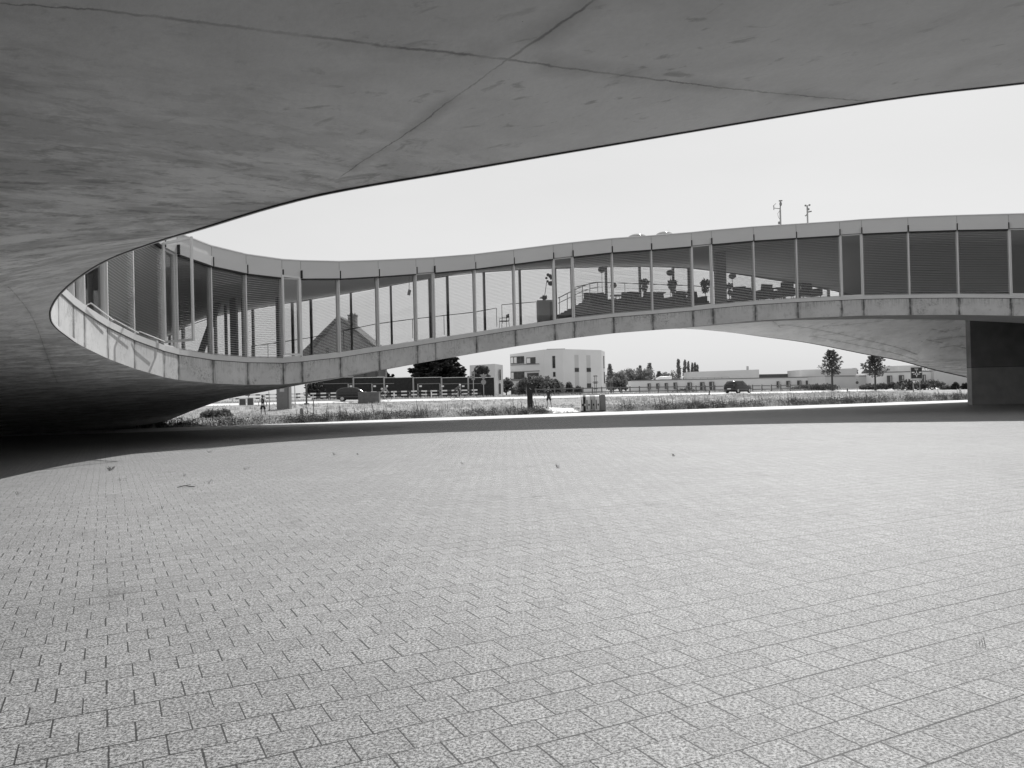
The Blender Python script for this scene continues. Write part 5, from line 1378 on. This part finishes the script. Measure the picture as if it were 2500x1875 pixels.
# plinth cabinet with flower sculpture
Y = 45.0; a, c = P(1311,733,Y), P(1356,783,Y); t = thing('reception_cabinet', 'large pale cabinet block beside the stairs inside the glazing', 'cabinet', (a.x,Y,c.z-.3)); m_ = MB(); m_.box(a.x,c.x,Y,Y+.9,c.z-.4,a.z); m_.build('body', M['white'], t); m_ = MB(); m_.box(P(1324,0,Y).x,P(1336,0,Y).x,Y-.02,Y-.001,c.z-.3,a.z-.12); m_.build('door', M['lightgrey'], t)
t = thing('flower_sculpture', 'oversized flower shaped sculpture on a thin stem above the pale cabinet', 'sculpture', (X(1329,Y+.4),Y+.4,a.z)); m_ = MB(); m_.tube([P(1329,727,Y+.4),P(1333,700,Y+.4),P(1335,684,Y+.4)], .018, 5); m_.build('stem', M['darkmetal'], t)
m_ = MB(); q = Y/FPX
for (px,py,rx,ry) in ((1338,671,4,4),(1343,674,4.5,5),(1334,679,3.2,3),(1345,679,3,4),(1337,687,3,3),(1345,692,7.5,6)): cc = P(px,py,Y+.4); m_.ball(cc, rx*q, .1, ry*q, 10, 7)
m_.build('petals', M['darkgrey'], t)
cc = P(1328,727,Y+.4); m_ = MB(); leafquads(m_, cc, .18,.18,.1, 60, .1, random.Random(5)); m_.build('leaves', M['leafdark'], t)
# stairs
t = thing('staircase', 'short open staircase with tube handrails rising to the terrace', 'staircase', (X(1362,43),43,floor_z(X(1362,43),43)))
for dy in (-.5,.5):
    m_ = MB(); m_.beam(P(1362,778,43+dy), P(1440,737,43+dy), .08, .28); m_.build('stringer', M['midgrey'], t)
    m_ = MB(); pr = [P(1362,728,43+dy),P(1410,704,43+dy),P(1440,692,43+dy),P(1458,689,43+dy)]; m_.tube(pr, .024, 6); m_.tube([p_-V((0,0,.28)) for p_ in pr], .016, 5); m_.build('handrail', M['steel'], t)
    for px,py,yb in ((1366,726,776),(1385,716,764),(1404,707,755),(1422,699,746),(1440,692,737)): m_ = MB(); m_.tube([P(px,py,43+dy),P(px,yb,43+dy)], .02, 5); m_.build('baluster', M['steel'], t)
for k in range(9):
    f = (k+.5)/9; p_ = P(1362,776,43).lerp(P(1440,735,43), f); m_ = MB(); m_.box(p_.x-.14,p_.x+.14,42.5,43.5,p_.z+.06,p_.z+.09); m_.build('step', M['darkgrey'], t)
m_ = MB(); m_.prism([P(1362,781,43.4),P(1440,741,43.4),P(1446,741,43.4),P(1446,800,43.4),P(1362,800,43.4)], (0,.1,0)); m_.build('infill_panel', M['midgrey'], t)
# small hanging projector
p = P(999,714,36.6); t = thing('hanging_spotlight', 'tilted box spotlight hanging behind the last clear pane before the narrow window', 'spotlight', p); m_ = MB(); m_.obox((0,0,0), (.055,0,-.02), (0,.08,0), (.03,0,.12)); lpart('housing', m_, M['midgrey'], t); m_ = MB(); m_.tube([(0,0,.1),(.02,0,.9)], .012, 5); lpart('rod', m_, M['darkmetal'], t)

# ------------------------------------------------------------------ grass
def grass():
    r = random.Random(21)
    near = MB(); 
    def onpath(x, y):
        return False
    def blade(mb, x, y, z, h, lean, w_):
        a = r.uniform(0, 2*PI); dx, dy = math.cos(a)*lean*h, math.sin(a)*lean*h; px_ = r.uniform(-1,1)*w_
        mb.add([(x-w_,y,z),(x+w_,y,z),(x+dx*.4+w_*.7,y+dy*.4,z+h*.6),(x+dx,y+dy,z+h)], [(0,1,2,3)])
    bp2 = [V((x,y)) for x,y in bp]
    def inpoly(x, y):
        c = False; n = len(bp2); j = n-1
        for i in range(n):
            if (bp2[i].y > y) != (bp2[j].y > y) and x < (bp2[j].x-bp2[i].x)*(y-bp2[i].y)/(bp2[j].y-bp2[i].y)+bp2[i].x: c = not c
            j = i
        return c
    tuf = 0
    while tuf < 9000:
        f = r.random()**1.5; x0 = r.uniform(-30, 46); yp = interp(YP, x0); yr = interp(YR, x0)-4.6
        y0 = yp + .15 + f*(yr-yp-.3)
        px_ = pxof(V((x0,y0,0)))
        if px_ < 330 or px_ > 2480 or inpoly(x0, y0) or (1400 < px_ < 1490 and y0 < 55.8): continue
        clump = math.sin(x0*.8+1.3*math.sin(y0*.4))*.5+math.sin(x0*.23+y0*.31)*.5
        h = r.uniform(.10,.26) * (1.25 if clump > .2 else .8) * (1.25 if y0-yp < 2.5 else 1)
        if 1255 < px_ < 1420 and y0 > 60: h *= .5
        tuf += 1
        for k in range(5): blade(near, x0+r.gauss(0,.12), y0+r.gauss(0,.1), G(x0,y0)-.02, h*r.uniform(.6,1.3), r.uniform(.1,.7), .018)
    # far verge
    for _ in range(2500):
        x0 = r.uniform(-40, 60); y0 = interp(YR, x0)+4.2+r.random()*5
        for k in range(3): blade(near, x0+r.gauss(0,.2), y0, G(x0,y0)-.02, r.uniform(.15,.4), .4, .03)
    o = near.build('meadow_grass', M['grassblade'], None, 'stuff'); tag(o, 'dry pale meadow grass between the path and the road', 'grass', kind='stuff')
    wd = MB()
    n = 0
    while n < 1500:
        x0 = r.uniform(-26, 46); yp = interp(YP, x0); px_ = pxof(V((x0,yp,0)))
        if px_ < 340 or px_ > 2480: continue
        strip = r.random() < .6
        y0 = yp + (r.uniform(.1, 1.4) if strip else r.uniform(1.5, 20)*r.random())
        if inpoly(x0, y0) or (1335 < px_ < 1500 and y0 < 58): continue
        dens = .5+.5*math.sin(x0*.55+.7)+.3*math.sin(x0*1.9)
        if r.random() > dens+.25: continue
        n += 1; h = r.uniform(.18,.62)*(1.1 if strip else .8)
        leafquads(wd, (x0,y0,h*.45), .22+h*.2, .2, h*.5, int(20+h*50), .042, r, shell=.1)
        if r.random() < .25: blade(wd, x0, y0, 0, h*1.8, .15, .012)
    o = wd.build('meadow_weeds', M['weed'], None, 'stuff'); tag(o, 'darker leafy weeds crowding the meadow edge along the pale path', 'weeds', kind='stuff')
grass()
# tall single stalks and paving weeds
def pweed(label, px, py, h, n, seed, spread=.1):
    Y = CAMZ*FPX/(py-(953-.024*(px-1250))); x = X(px,Y); t = MB(); r = random.Random(seed)
    for k in range(n):
        a = r.uniform(0,2*PI); l = r.uniform(.2,.9); hh = h*.8*r.uniform(.5,1.1); w_ = .0016
        bx, by = r.gauss(0,spread*.25), r.gauss(0,spread*.25)
        t.add([(bx-w_,by,0),(bx+w_,by,0),(bx+math.cos(a)*l*hh*.4+w_,by+math.sin(a)*l*hh*.4,hh*.6),(bx+math.cos(a)*l*hh,by+math.sin(a)*l*hh,hh)], [(0,1,2,3)])
    o = t.build('paving_weed', M['leafmid']); o.location = (x,Y,.002); tag(o, label, 'weed', 'weeds growing from the paving joints')
for i, (px,py,h,n,lab) in enumerate(((265,1149,.14,34,'bushy weed tuft nearest the shadow edge in the left paving'),(2387,1578,.085,5,'upright weed sprig alone in the right foreground paving'),(443,1163,.09,10,'small sprig right of the bushy tuft'),(598,1147,.10,8,'thin sprig straight beyond the lying twig'),(503,1181,.10,9,'thin sprig beside the end of the lying twig'),(296,1174,.08,8,'faint sprig just below the bushy tuft'),
    (813,1112,.10,9,'first sprig of the small group in the middle left paving'),(870,1111,.08,8,'second sprig of the small group in the middle left paving'),(511,1105,.10,14,'dark tuft close to the shadow edge'),(1357,1143,.12,12,'tiny upright sprig in the middle paving'),(1640,1114,.09,14,'short tuft in the right middle paving'),(1124,1134,.08,7,'faint sprig left of the middle one'),(385,1243,.08,8,'pale sprig below the lying twig'),(38,1208,.09,8,'sprig at the far left of the paving'))):
    pweed(lab, px, py, h, n, 200+i)
Y = CAMZ*FPX/(1190-(953+.024*800)); 
a, c = X(428,Y), X(472,Y); t = MB(); t.tube([(0,0,.008),(.12,.03,.03),(.3,-.02,.014),(c-a,0,.02)], [.006,.009,.008,.004], 5); t.tube([(.12,.03,.03),(.2,.1,.04)], .004, 4)
o = t.build('twig', M['bark']); o.location = (a,Y,0); tag(o, 'dry twig lying on the left paving', 'twig')
